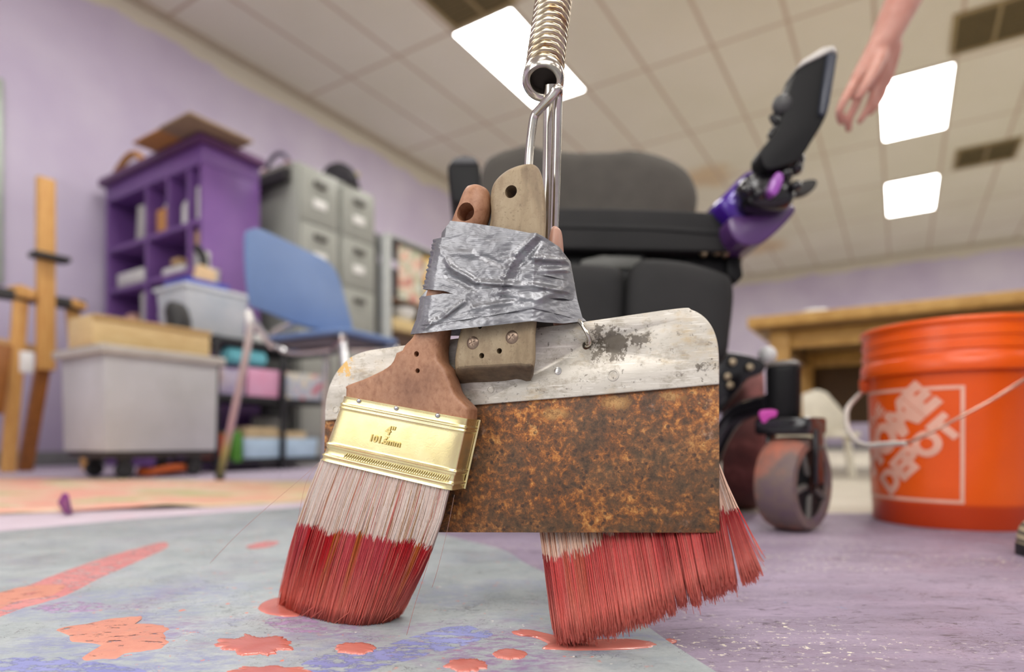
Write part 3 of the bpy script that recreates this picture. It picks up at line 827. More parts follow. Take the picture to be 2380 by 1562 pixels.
tbox('storage_bin', .545, .16, zz, .25, .28, .165, mixmat('mixed_packets_in_clear_plastic', [(196, 90, 110), (190, 190, 196), (160, 170, 190), (214, 206, 180), (214, 120, 150)], 11), 'clear bin of red and grey packets at the right end of the trolley', 'bin', 'clear bins on the trolley')
tbox('storage_bin', .10, .16, zz, .15, .28, .15, mixmat('lilac_packets', [(190, 150, 110), (190, 180, 196), (160, 150, 180)], 7), 'clear bin with lilac packets half hidden by the chair leg', 'bin', 'clear bins on the trolley')
zb_ = zbot + .001 - .03 + .008
o2 = tbox('blue_bin', .405, .15, zb_, .47, .25, .125, M('light_blue_plastic', C(172, 196, 216), .4), 'long light blue bin on the bottom trolley shelf', 'bin')
tag(obj('wood_offcut', box(TR(.33, .16, zb_ + .06), U * .20, W * .12, V(0, 0, .125), .01), M('pale_wood', C(212, 186, 146), .6)), 'pale wood offcut sticking out of the light blue bin, left one', 'wood', 'wood offcuts in the blue bin')
tag(obj('wood_offcut', box(TR(.53, .15, zb_ + .06), U * .18, W * .10, V(0, 0, .105), .01), bpy.data.materials['pale_wood']), 'lower pale wood offcut at the right of the light blue bin', 'wood', 'wood offcuts in the blue bin')
tag(obj('green_bag', box(TR(.135, .12, zb_), U * .06, W * .2, V(0, 0, .16), .015), M('grass_green_fabric', C(70, 130, 34), .6)), 'bright green bag beside the light blue bin', 'bag')
tag(obj('grey_panel', box(TR(.55, .345, zb_), U * .22, W * .03, V(0, 0, .25), .005), M('grey_panel', C(140, 140, 134), .6)), 'flat grey board at the back of the bottom trolley shelf', 'board')
tag(obj('red_box', box(TR(.06, .12, zb_), U * .06, W * .12, V(0, 0, .15), .01), M('orange_red_plastic', C(190, 80, 50), .5)), 'orange-red box on the bottom trolley shelf next to the chair leg', 'box')
zt_ = ztop + .001 - .03 + .008
o3 = thing('clear_tub', 'cloudy clear plastic tub with blue tray on the top of the trolley', 'tub', TR(.17, .17, zt_))
obj('tub', open_box(TR(.06, .20, ztop + .001), U * .33, W * .27, V(0, 0, .235), .006, .88, .006), m_clear, o3)
obj('rim', open_box(TR(.06, .20, ztop + .222), U * .352, W * .292, V(0, 0, .018), .014, 1.0), M('cloudy_rim', C(214, 220, 226), .3), o3)
tag(obj('blue_tray', open_box(TR(.02, .19, zt_ + .15), U * .22, W * .21, V(0, 0, .145), .006, .95, .01), M('royal_blue_plastic', C(44, 66, 172), .4)), 'royal blue tray sticking out of the clear tub', 'tray')
tag(obj('tan_block', bar(TR(.0, .15, zt_ + .17), TR(.04, .14, zt_ + .37), .09, .05), M('pale_tan_foam', C(222, 190, 148), .6)), 'pale tan block leaning in the blue tray', 'block')
o4 = thing('chrome_mugs', 'stack of shiny steel cups in the blue tray', 'cups', TR(.24, .16, zt_ + .2))
for i, (dx, dz) in enumerate(((.10, .27), (.105, .352), (.135, .24))):
    obj('cup', lathe([(0, 0), (.035, 0), (.04, .085), (.036, .085), (.031, .005), (0, .005)], TR(dx, .17 + i * .03, zt_ + dz - .05), n=20), m_silver, o4)
bm = tube(cr([TR(.05, .24, zt_ + .18), TR(.08, .24, zt_ + .38), TR(.08, .24, zt_ + .46), TR(.04, .24, zt_ + .5)], 5), .022, 8)
tag(obj('black_tool', bm, m_blk), 'black curved tool standing in the clear tub', 'tool')
tag(obj('steel_tin', lathe([(0, 0), (.04, 0), (.04, .09), (0, .09)], TR(.10, .28, zt_ + .40), n=20), m_silver), 'steel tin behind the black tool', 'tin')
tag(obj('maroon_cloth', box(TR(.17, .22, zt_ + .14), U * .08, W * .12, V(0, 0, .13), .03), M('maroon_fabric', C(70, 24, 34), .8)), 'maroon cloth at the right end of the clear tub', 'cloth')
tag(obj('white_folder', box(TR(.40, .20, ztop + .001), U * .26, W * .28, V(0, 0, .05), .008), m_white), 'white folder on the trolley seen below the blue backrest', 'folder')
tag(obj('black_folder', box(TR(.41, .19, ztop + .052), U * .20, W * .22, V(0, 0, .02), .005), m_blk), 'black folder lying on the white folder', 'folder')
o5 = thing('cyan_roll', 'cyan rag roll on the clear bin behind the chair leg', 'cloth', TR(.22, .08, zmid + .15))
obj('roll', tube([TR(.09, .08, zmid + .2), TR(.11, .08, zmid + .2), TR(.31, .08, zmid + .2), TR(.33, .08, zmid + .2)], [.02, .045, .045, .02], 14), M('cyan_cloth', C(110, 190, 204), .7), o5)

# grey tub on a dolly, with the wooden crate
m_tub = NT('cloudy_grey_tub_plastic'); m_tub.color(m_tub.ramp(m_tub.noise(2.5, 4, .6), [(0.3, C(172, 171, 170)), (0.7, C(198, 197, 201))])); m_tub.set(Roughness=.4); m_tub = m_tub.m
gY = 2.38
g0 = P(243, 800, gY); ga, gb = g0.dot(U), g0.dot(W); gz0, gz1 = CH + (HY - 1050) / F * gY, g0.z
la = on_b(507, gb) - ga; lb = .38
o = thing('plastic_tub', 'large cloudy grey plastic tub on a dolly left of the blue chair', 'tub', R(ga + la / 2, gb - lb / 2, gz0))
obj('body', open_box(R(ga + la / 2, gb - lb / 2, gz0), U * la, W * lb, V(0, 0, gz1 - gz0 - .01), .008, .97, .02), m_tub, o)
bm = open_box(R(ga + la / 2, gb - lb / 2, gz1 - .035), U * (la + .05), W * (lb + .05), V(0, 0, .035), .022, 1.0, .006)
obj('rim', bm, M('grey_tub_rim', C(186, 180, 172), .45), o)
o = thing('dolly', 'low black dolly on small casters under the grey tub', 'dolly', R(ga + la / 2, gb - lb / 2))
obj('deck', box(R(ga + la / 2, gb - lb / 2, gz0 - .028), U * (la - .03), W * (lb - .04), V(0, 0, .026), .005), M('dark_dolly_board', C(52, 44, 40), .6), o)
for sx in (.10, la - .08):
    for sy in (.06, lb - .06):
        c = R(ga + sx, gb - sy, .036)
        w_ = obj('caster', lathe([(0, -.016), (.03, -.016), (.035, -.010), (.035, .010), (.03, .016), (0, .016)], c, W, 20), m_blk, o)
        obj('bracket', box(c + V(0, 0, .03), U * .05, W * .045, V(0, 0, gz0 - .028 - .067), .004), m_blackw, w_)
tag(obj('orange_cable', tube(cr([R(ga + .2, gb - .1, .02), R(ga + .3, gb - .05, .04), R(ga + .4, gb - .12, .03), R(ga + .33, gb - .2, .02), R(ga + .22, gb - .16, .03)], 6, True), .016, 8, True), M('orange_rubber', C(196, 92, 36), .5)), 'coil of orange cable on the floor under the dolly', 'cable')
# crate: rests on the rim
za = gz1 + .001
cw = on_b(486, gb - .05) - on_b(212, gb - .05)
aa = on_b(212, gb - .05)
hC = 66 / F * R(aa + cw / 2, gb).y
m_birch = NT('birch_plywood'); m_birch.color(m_birch.ramp(m_birch.noise(6, 5, .6, m_birch.mapv((2, 2, 12))), [(0.3, C(206, 174, 120)), (0.7, C(224, 198, 146))])); m_birch.set(Roughness=.55); m_birch = m_birch.m
o = thing('wooden_tray_box', 'shallow pale wooden box resting across the top of the grey tub', 'box', R(aa + cw / 2, gb - .14, za))
obj('front_board', box(R(aa + cw / 2, gb - .05, za), U * cw, W * .018, V(0, 0, hC), .003), m_birch, o)
obj('back_board', box(R(aa + cw / 2, gb - .24, za), U * cw, W * .018, V(0, 0, hC), .003), m_birch, o)
for s in (aa + .009, aa + cw - .009): obj('end_board', box(R(s, gb - .145, za), U * .018, W * .17, V(0, 0, hC), .003), m_birch, o)
obj('base_board', box(R(aa + cw / 2, gb - .145, za), U * (cw - .04), W * .17, V(0, 0, .012), .002), m_birch, o)
obj('lip', box(R(aa + cw / 2, gb - .036, za + hC - .02), U * cw, W * .01, V(0, 0, .02), .002), M('darker_birch', C(184, 150, 98), .55), o)

bgp = R(on_b(412, gb - .14), gb - .14, za + .013)
bm = tube(cr([bgp, bgp + V(0, 0, .05), bgp + V(.006, 0, .14), bgp + V(-.004, 0, .20), bgp + V(0, 0, .235)], 4), [.04, .045, .046, .046, .05, .052, .053, .052, .052, .052, .05, .05, .048, .045, .04, .034, .022], 16)
tag(obj('black_bag', bm, m_blk), 'black drawstring bag standing in the wooden box on the grey tub', 'bag')

# blue chair
m_blue_sh = NT('blue_chair_shell'); m_blue_sh.color(m_blue_sh.ramp(m_blue_sh.noise(3, 3), [(0.3, C(96, 124, 172)), (0.7, C(108, 136, 184))])); m_blue_sh.set(Roughness=.42); m_blue_sh.bump(m_blue_sh.noise(500, 2), .1, .0005); m_blue_sh = m_blue_sh.m
m_chrome = M('chrome', C(214, 214, 216), .12, 1.0, .06)
def YB(px): return 2.12 + (px - 565) / 243 * .46
bl = [(572, 548), (588, 532), (612, 530), (660, 548), (720, 578), (764, 604), (786, 638), (798, 700), (808, 764), (800, 770), (748, 768), (690, 752), (630, 730), (583, 716), (574, 706), (567, 640)]
bl = cr([V(x, y, 0) for x, y in bl], 4, True)
face = V(.40, -.25, 0).normalized()
def bp(p):
    q = P(p.x, p.y, YB(p.x))
    s = (p.x - 690) / 120
    return q + face * (.030 * s * s - .03 - (q.z - .75) * .10)
chair_base = V(-.80, 2.35, 0)
o = thing('school_chair', 'blue plastic school chair with chrome legs in front of the filing cabinets', 'chair', chair_base)
obj('backrest', prism([bp(p) for p in bl], face * .02, .006), m_blue_sh, o)
sN, sR, sL, sF = PZ(800, 770, .54), PZ(935, 800, .54), PZ(598, 792, .54), PZ(756, 826, .54)
cx_ = (sN + sR + sL + sF) / 4
bm = bmesh.new()
bm.free()
sv = [sN + (sN - cx_) * .0, sR, sF, sL]
bm = prism(sv, V(0, 0, .016), 0)
ed = [e for e in bm.edges if abs((e.verts[0].co - e.verts[1].co).normalized().z) > .9]
bevel(bm, .05, 4, edges=ed); bevel(bm, .005, 2)
obj('seat', bm, m_blue_sh, o)
m_under = M('chair_underframe_grey', C(92, 88, 96), .5)
cu = (sN + sR + sL + sF) / 4
bm = prism([cu + (p - cu) * .78 + V(0, 0, -.012) for p in sv], V(0, 0, .011), .003)
obj('seat_pan', bm, m_under, o)
foot = FL(511, 1116)
lt = P(582, 716, 2.14) - face * .01
m_leg = NT('worn_chrome_leg')
zz_ = m_leg.xyz()[2]
m_leg.color(m_leg.ramp(zz_, [(0.03, C(116, 112, 70)), (0.12, C(170, 166, 110)), (0.2, C(186, 160, 176)), (0.42, C(196, 184, 190)), (0.6, C(226, 224, 220))])); m_leg.set(Metallic=.45, Roughness=.3); m_leg = m_leg.m
l1 = obj('leg', tube(cr([sL + (cu - sL) * .2 + V(0, 0, -.02), lt * .5 + (sL + V(0, 0, .03)) * .5, lt + V(0, 0, -.02), lt + V(-.012, .02, -.13), foot + V(0, 0, .01)], 6), .0135, 12), m_leg, o)
obj('foot_cap', lathe([(0, 0), (.018, 0), (.018, .03), (0, .03)], foot, n=14), m_blk, l1)
for top, ft in ((sN + (cu - sN) * .12, sN + V(.05, -.06, 0)), (sR + (cu - sR) * .12, sR + V(.04, .02, 0)), (sF + (cu - sF) * .12, sF + V(-.02, .06, 0))):
    ft = V(ft.x, ft.y, .012)
    l1 = obj('leg', tube(cr([cu + (top - cu) * .3 + V(0, 0, -.022), top + V(0, 0, -.026), top + (ft - top) * .08 + V(0, 0, -.02), ft], 6), .0135, 12), m_chrome, o)
    obj('foot_cap', lathe([(0, 0), (.018, 0), (.018, .03), (0, .03)], V(ft.x, ft.y, 0), n=14), m_blk, l1)
obj('back_upright', tube(cr([cu + V(0, 0, -.02), sL * .6 + sF * .4 + V(0, 0, -.02), sL * .7 + sF * .3 - face * .05 + V(0, 0, .05), bp(V(700, 745, 0)) - face * .016, bp(V(700, 715, 0)) - face * .018], 6), .012, 10), m_chrome, o)

# ------------------------------------------------------------------ right: work table, cream chair
m_pine = NT('pine_table_wood'); m_pine.color(m_pine.ramp(m_pine.noise(7, 5, .6, m_pine.mapv((3, 3, 3))), [(0.3, C(178, 134, 66)), (0.7, C(206, 164, 92))])); m_pine.set(Roughness=.5); m_pine = m_pine.m
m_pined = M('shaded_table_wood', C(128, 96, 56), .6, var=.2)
tc = PZ(1737, 741, .74); tA, tB = tc.dot(U), tc.dot(W)
TW, TD = 2.2, 1.15
o = thing('work_table', 'long pine work table behind the orange bucket at right', 'table', R(tA + TD / 2, tB + TW / 2))
obj('tabletop', box(R(tA + TD / 2, tB + TW / 2, .695), U * TD, W * TW, V(0, 0, .05), .005), m_pine, o)
obj('underside', box(R(tA + TD / 2, tB + TW / 2, .683), U * (TD - .06), W * (TW - .06), V(0, 0, .011)), m_pined, o)
obj('back_panel', box(R(tA + TD - .06, tB + TW / 2, .26), U * .02, W * (TW - .3), V(0, 0, .42), .003), M('dark_brown_panel', C(92, 68, 40), .6), o)
obj('apron', box(R(tA + .12, tB + TW / 2, .60), U * .03, W * (TW - .28), V(0, 0, .082), .003), m_pine, o)
obj('apron', box(R(tA + TD - .12, tB + TW / 2, .60), U * .03, W * (TW - .28), V(0, 0, .082), .003), m_pine, o)
for sx in (.13, TW - .13): obj('apron', box(R(tA + TD / 2, tB + sx, .60), W * .03, U * (TD - .28), V(0, 0, .082), .003), m_pined, o)
for sx in (.13, TW - .13):
    for sy in (.12, TD - .12):
        obj('leg', box(R(tA + sy, tB + sx, 0), U * .09, W * .09, V(0, 0, .682), .006, taper=.8), m_pine, o)
tag(obj('paint_tube', tube([R(tA - .0 + .04, tB + .24, .757), R(tA + .06, tB + .28, .757), R(tA + .09, tB + .33, .757)], [.004, .012, .012], 12), m_white), 'small white tube lying on the front edge of the work table', 'tube')

m_crm = M('cream_chair_plastic', C(224, 218, 200), .45)
ccl = V(1.36, 2.72, 0)
o = thing('cream_chair', 'cream plastic chair pushed under the work table behind the caster', 'chair', V(1.40, 2.72, 0))
YC = 2.5
q = [(1868, 1004), (1866, 915), (1900, 905), (1922, 912), (1974, 972), (1968, 1000), (1930, 1006)]
bm = prism([P(x, y, YC + (x - 1868) * .001) for x, y in q], V(.01, .03, 0), .006)
obj('backrest', bm, m_crm, o)
s0 = P(1920, 1006, 2.62)
obj('seat', box(V(s0.x, s0.y + .1, s0.z - .02), V(.24, .02, 0), V(-.02, .30, 0), V(0, 0, .025), .01), m_crm, o)
for dx in (-.09, .09):
    for dy in (0, .22):
        obj('leg', tube([V(s0.x + dx, s0.y + dy, s0.z - .02), V(s0.x + dx * 1.25, s0.y + dy * 1.1, 0)], .016, 10), m_crm, o)

# ------------------------------------------------------------------ orange bucket
BX, BY = .842, 1.17
m_or = NT('orange_bucket_plastic'); m_or.color(m_or.ramp(m_or.noise(4, 3), [(0.3, C(232, 86, 14)), (0.7, C(242, 98, 20))]))
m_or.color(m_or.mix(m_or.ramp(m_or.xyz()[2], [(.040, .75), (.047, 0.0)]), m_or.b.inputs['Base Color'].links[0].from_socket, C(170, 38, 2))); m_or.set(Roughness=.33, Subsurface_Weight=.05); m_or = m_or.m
bk = thing('bucket', 'orange plastic bucket with white square logo and wire bail at right', 'bucket', V(BX, BY, 0))
prof = [(0, .003), (.124, .003), (.128, 0), (.130, .004), (.1335, .08), (.1385, .272), (.1395, .276), (.1500, .277), (.1515, .281), (.1515, .300), (.1490, .303), (.1475, .305),
        (.1475, .312), (.1500, .314), (.1500, .321), (.1475, .323), (.1475, .334), (.1500, .336), (.1500, .343), (.1475, .345), (.1475, .356), (.1525, .360), (.1530, .366), (.1510, .369), (.1470, .367), (.1440, .360),
        (.1360, .275), (.1270, .008), (0, .008)]
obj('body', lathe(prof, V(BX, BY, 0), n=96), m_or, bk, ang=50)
def rb(z): return .130 + .0035 * (z - .004) / .076 if z < .08 else .1335 + .005 * min((z - .08) / .192, 1)
def on_bucket(s, z, off=.0011):
    """s = arc angle in radians from the -Y direction"""
    r = rb(z) + off
    return V(BX + r * math.sin(s), BY - r * math.cos(s), z)
m_logo = M('pale_logo_ink', C(236, 180, 158), .45)
LC, LZ, LH = math.radians(-71.5), .1485, .1025     # logo centre angle, height, half size
def lmap(bm, ox=0.0, oy=0.0, rot=0.0):
    finer(bm, .008)
    c_, s_ = math.cos(rot), math.sin(rot)
    for v_ in bm.verts:
        x, y = v_.co.x + ox, v_.co.y + oy
        X_, Z_ = c_ * x - s_ * y, s_ * x + c_ * y
        v_.co = on_bucket(LC + X_ / .1345, LZ + Z_)
    return bm
bm = bmesh.new()
for x0, x1, y0, y1 in ((-LH, LH, LH - .006, LH), (-LH, LH, -LH, -LH + .006), (-LH, -LH + .006, -LH, LH), (LH - .006, LH, -LH, LH)):
    vs_ = [bm.verts.new((x, y, 0)) for x, y in ((x0, y0), (x1, y0), (x1, y1), (x0, y1))]
    bm.faces.new(vs_)
bmesh.ops.triangulate(bm, faces=bm.faces[:])
lmap(bm)
for word, size, bold, sx, ox, oy in (('THE', .033, .0012, 1.0, -.004, .066), ('HOME', .072, .0048, .96, .004, .006), ('DEPOT', .056, .0036, .96, .004, -.052)):
    join(bm, lmap(text_bm(word, size, bold, 0, sx), ox, oy, PI / 4))
obj('logo_print', bm, m_logo, bk, recalc=False, label='pale white square logo print')
bm = bmesh.new()
def patch(s0, s1, z0, z1):
    b2 = bmesh.new()
    n_ = max(1, int((s1 - s0) / .05)); 
    lo = [b2.verts.new(on_bucket(s0 + (s1 - s0) * i / n_, z0)) for i in range(n_ + 1)]
    hi = [b2.verts.new(on_bucket(s0 + (s1 - s0) * i / n_, z1)) for i in range(n_ + 1)]
    for i in range(n_): b2.faces.new((lo[i], lo[i + 1], hi[i + 1], hi[i]))
    join(bm, b2)
for z0, z1, s0 in ((.222, .242, .30), (.180, .206, .29), (.178, .184, .32), (.160, .172, .31), (.108, .152, .27), (.060, .088, .29)):
    patch(s0, s0 + .42, z0, z1)
obj('side_print', bm, M('dark_bucket_ink', C(84, 30, 20), .5), bk, recalc=False, label='dark print along the side')
# bail wire
pts = [P(2012, 905, 1.27), P(1990, 925, 1.255), P(1969, 953, 1.23), P(1972, 1000, 1.19), P(2003, 1033, 1.13), P(2060, 1032, 1.075), P(2106, 1030, 1.03)]
m_bail = M('white_wire_coating', C(222, 216, 208), .3, .2)
obj('bail', tube(cr(pts, 5), .0046, 10), m_bail, bk, label='thick white end of the bail')
pts2 = [P(2104, 1030, 1.032), P(2150, 1012, 1.005), P(2220, 975, .98), P(2300, 932, .965), P(2360, 895, .965), P(2420, 855, .98), P(2500, 800, 1.03), P(2560, 775, 1.12)]
obj('bail_wire', tube(cr(pts2, 5), .0026, 10), M('thin_steel_wire', C(206, 160, 140), .25, .6), bk)  # pinkish tone puts the bucket's orange reflection into the wire colour
for s, z in ((math.radians(-118), .268), (math.radians(62), .268)):
    c = on_bucket(s, z)
    d = V(math.sin(s), -math.cos(s), 0)
    obj('ear', lathe([(0, -.004), (.016, -.004), (.016, .010), (.010, .014), (0, .014)], c, d, 20), m_or, bk)

# ------------------------------------------------------------------ powered wheelchair
m_vinyl = NT('black_seat_fabric'); m_vinyl.color(m_vinyl.ramp(m_vinyl.noise(9, 4), [(0.3, C(17, 17, 17)), (0.7, C(28, 27, 27))])); m_vinyl.set(Roughness=.75); m_vinyl.bump(m_vinyl.noise(400, 3), .25, .001); m_vinyl = m_vinyl.m
m_backc = M('charcoal_back_cushion', C(76, 72, 66), .8, var=.15)
m_gloss = M('gloss_black_shroud', C(22, 20, 24), .2, .1, coat=.4)
m_matb = M('matte_black_frame', C(9, 9, 11), .55, spec=.3)
m_purg = M('violet_gloss_shell', C(66, 26, 140), .2, .15, coat=.6)
m_purd2 = M('dark_violet_shell', C(82, 48, 104), .3, coat=.3)
m_bolt = M('worn_steel_bolt', C(200, 180, 150), .3, .9)
wc = thing('wheelchair', 'black powered wheelchair with violet armrest shell standing behind the rusty blade', 'wheelchair', V(.15, 1.45, 0))
def pxp(out, Y, dep, bev=.01, seg=3, skew=0.0, n=4, x0=1390, drift=V(0, 0, 0)):
    p2 = cr([V(x, y, 0) for x, y in out], n, True) if n else [V(x, y, 0) for x, y in out]
    f = [P(p.x, p.y, Y + skew * (p.x - x0)) for p in p2]
    return prism(f, V(0, dep, 0) + drift, bev, seg)
# backrest cushion
def cushion(out, Y, dep, bulge=.02, n=4):
    p2 = cr([V(x, y, 0) for x, y in out], n, True)
    c = sum(p2, Vector()) / len(p2)
    bm = bmesh.new(); prev = None
    layers = ((.55, -bulge), (.8, -bulge * .8), (.93, -bulge * .35), (.985, .15 * dep), (1.0, .4 * dep), (.99, .75 * dep), (.9, dep))
    rings = []
    for f, dy in layers:
        rings.append([P((c + (p - c) * f).x, (c + (p - c) * f).y, Y) + V(0, dy, 0) for p in p2])
    add_loft(bm, rings)
    return bm
obj('backrest', cushion([(1112, 560), (1114, 420), (1124, 372), (1150, 352), (1185, 342), (1218, 333), (1258, 345), (1330, 353), (1420, 352), (1482, 348), (1545, 362), (1596, 386), (1622, 424), (1628, 470), (1606, 530), (1540, 580), (1300, 590), (1160, 585)], 1.55, .09), m_backc, wc, ang=60)
obj('back_shell', pxp([(1150, 560), (1150, 400), (1230, 365), (1400, 372), (1540, 385), (1590, 430), (1590, 540), (1400, 600)], 1.66, .03, .01), m_matb, wc)
# seat cushion
bm = pxp([(1078, 482), (1300, 482), (1520, 486), (1690, 496), (1722, 508), (1736, 535), (1730, 566), (1706, 584), (1500, 582), (1300, 578), (1080, 575)], 1.12, .42, .014, 4, n=3, drift=V(-.01, 0, 0))
obj('seat', bm, m_vinyl, wc)
bm = pxp([(1080, 519), (1300, 519), (1520, 523), (1700, 536), (1732, 540), (1732, 549), (1700, 548), (1520, 534), (1300, 529), (1080, 529)], 1.117, .02, .002, 2, n=0)
obj('seat_piping', bm, M('seat_seam_black', C(18, 18, 18), .7), wc)
obj('seat_pan', pxp([(1100, 590), (1695, 598), (1712, 612), (1690, 640), (1100, 632)], 1.15, .40, .006, 2, n=0), m_matb, wc)
for x, y in ((1634, 590), (1664, 588), (1684, 592)):
    c = P(x, y, 1.135)
    obj('bolt', lathe([(0, 0), (.007, 0), (.008, .004), (.005, .010), (0, .010)], c, (0, -1, .2), 14), m_bolt, wc)
obj('front_bracket', pxp([(1692, 585), (1722, 590), (1730, 640), (1712, 660), (1690, 640)], 1.14, .06, .006, 2, n=0), m_matb, wc)
# calf pads
def pad(out, Y, n=4): return cushion(out, Y, .06, .012, n)
obj('calf_pad', pad([(1462, 640), (1480, 606), (1512, 597), (1600, 606), (1682, 630), (1704, 648), (1710, 690), (1702, 770), (1692, 830), (1660, 850), (1560, 850), (1470, 840), (1456, 740)], 1.06), m_vinyl, wc, ang=60)
obj('calf_pad', pad([(1230, 640), (1250, 612), (1320, 608), (1410, 614), (1444, 622), (1456, 650), (1455, 740), (1448, 830), (1400, 850), (1300, 850), (1240, 840), (1226, 740)], 1.08), m_vinyl, wc, ang=60)
obj('pad_bracket', pxp([(1350, 604), (1400, 592), (1492, 596), (1486, 624), (1350, 626)], 1.13, .02, .004, 2, n=0), M('grey_bracket', C(92, 92, 88), .5), wc)
obj('legrest_post', box(P(1460, 960, 1.16), V(.06, 0, 0), V(0, .05, 0), V(0, 0, .30), .008), m_matb, wc)
obj('footplate', box(V(.16, 1.11, .085), V(.34, 0, 0), V(0, .14, 0), V(0, 0, .016), .006), m_matb, wc)
# left armrest
obj('armrest', pxp([(1040, 392), (1048, 374), (1075, 366), (1105, 370), (1116, 388), (1116, 440), (1108, 468), (1058, 474), (1046, 440)], 1.24, .30, .012, 3, n=3, drift=V(-.02, 0, 0)), m_matb, wc)
obj('armrest_cap', pxp([(1046, 380), (1052, 366), (1078, 358), (1106, 364), (1112, 380)], 1.235, .3, .006, 2, n=0, drift=V(-.02, 0, .0)), M('armrest_grey_pad', C(90, 90, 92), .6), wc)
obj('armrest_post', pxp([(1060, 470), (1108, 466), (1112, 600), (1080, 620)], 1.30, .06, .008, 2, n=0), m_matb, wc)
# right armrest shell and hand control
YJ = 1.10
obj('arm_shell', cushion([(1662, 486), (1672, 458), (1698, 432), (1724, 404), (1756, 392), (1790, 404), (1836, 452), (1842, 492), (1818, 528), (1770, 560), (1730, 562), (1700, 530)], YJ, .22, .02), m_purg, wc, ang=60, label='glossy violet shell')
obj('arm_underside', pxp([(1694, 508), (1750, 500), (1846, 478), (1832, 512), (1768, 566), (1712, 560)], YJ - .03, .2, .01, 3, n=3), m_purd2, wc)
obj('arm_support', pxp([(1650, 520), (1700, 520), (1730, 600), (1716, 650), (1680, 600)], YJ + .08, .06, .008, 2, n=0), m_matb, wc)
obj('mount', cushion([(1726, 420), (1742, 402), (1770, 398), (1800, 396), (1838, 420), (1850, 456), (1830, 484), (1780, 488), (1740, 478), (1728, 450)], YJ - .06, .05, .012), m_gloss, wc, ang=60)
for x, y, r in ((1738, 442, .010), (1762, 450, .011), (1850, 432, .009), (1826, 404, .010)):
    obj('knob', ball(P(x, y, YJ - .075), r), m_gloss, wc)
obj('violet_clip', pxp([(1788, 444), (1802, 404), (1816, 400), (1822, 416), (1806, 452)], YJ - .09, .02, .004, 2, n=3), M('bright_violet_plastic', C(150, 74, 170), .3, coat=.4), wc, label='bright violet clip')
obj('neck', tube(cr([P(1800, 440, YJ - .04), P(1815, 405, YJ - .05), P(1830, 370, YJ - .05), P(1838, 345, YJ - .05)], 5), .020, 14), m_gloss, wc)
for x, y in ((1848, 390), (1816, 388), (1852, 372)): obj('knuckle', ball(P(x, y, YJ - .06), .013), m_gloss, wc)
obj('lever', pxp([(1850, 440), (1862, 422), (1888, 416), (1900, 422), (1890, 442), (1862, 452)], YJ - .02, .02, .006, 3, n=3), M('grey_black_lever', C(52, 50, 46), .5), wc)
cb_ = obj('control_box', pxp([(1852, 162), (1872, 142), (1938, 112), (1947, 122), (1944, 150), (1930, 236), (1918, 276), (1886, 330), (1856, 372), (1800, 392), (1778, 388), (1769, 350), (1800, 312), (1818, 278), (1832, 220)], YJ - .09, .045, .010, 3, n=3), m_matb, wc)
obj('screen_edge', pxp([(1850, 160), (1866, 138), (1914, 108), (1940, 104), (1950, 124), (1936, 116), (1874, 146)], YJ - .095, .05, .003, 2, n=0), M('pale_grey_bezel', C(206, 202, 194), .4), cb_, label='pale grey top edge')
obj('side_face', pxp([(1926, 118), (1947, 124), (1931, 238), (1918, 270), (1906, 262), (1914, 200)], YJ - .097, .03, .004, 2, n=0), M('slate_blue_black', C(58, 62, 74), .35), cb_)
obj('joystick', ball(P(1818, 244, YJ - .08), .016, (1, 1, 1.1)), M('dark_grey_rubber', C(74, 74, 74), .5), cb_)
obj('stem', tube([P(1820, 262, YJ - .08), P(1838, 276, YJ - .07)], .008, 10), m_blk, cb_)
for x, y in ((1794, 268), (1790, 318)):
    obj('toggle', tube(cr([P(x, y, YJ - .07), P(x + 8, y - 14 if y > 300 else y + 16, YJ - .07), P(x + 34, y - 26 if y > 300 else y + 22, YJ - .07)], 4), .0055, 8), m_blk, cb_)
# drive base
obj('base_body', box(V(.16, 1.42, .10), V(.34, 0, 0), V(0, .50, 0), V(0, 0, .26), .03, 3), m_matb, wc)
obj('seat_post', box(V(.16, 1.42, .36), V(.12, 0, 0), V(0, .14, 0), V(0, 0, .115), .01), m_matb, wc)
obj('fender', pxp([(1640, 828), (1700, 818), (1762, 832), (1782, 848), (1772, 868), (1740, 882), (1716, 912), (1680, 955), (1640, 975)], 1.17, .10, .012, 3, n=3), m_gloss, wc)
obj('fender_bolt', ball(P(1784, 826, 1.22), .018), M('white_knob', C(214, 214, 214), .3), wc, label='white round knob')
for x, y in ((1702, 842), (1742, 854), (1690, 876), (1696, 896)):
    obj('bolt', lathe([(0, 0), (.007, 0), (.006, .005), (0, .006)], P(x, y, 1.165), (0, -1, 0), 12), m_bolt, wc)
def mat_tyre(name, a_, b_, c_):
    t = NT(name)
    col = t.ramp(t.noise(9, 5, .65), [(0.25, C(*a_)), (0.5, C(*b_)), (0.72, C(*c_))])
    t.color(col); t.set(Roughness=.7); t.bump(t.noise(160, 3), .3, .002); return t.m
m_tyre = mat_tyre('paint_stained_tyre', (52, 28, 30), (100, 50, 46), (166, 100, 96))
m_ctyre = mat_tyre('paint_striped_caster', (84, 64, 96), (112, 94, 88), (188, 108, 84))
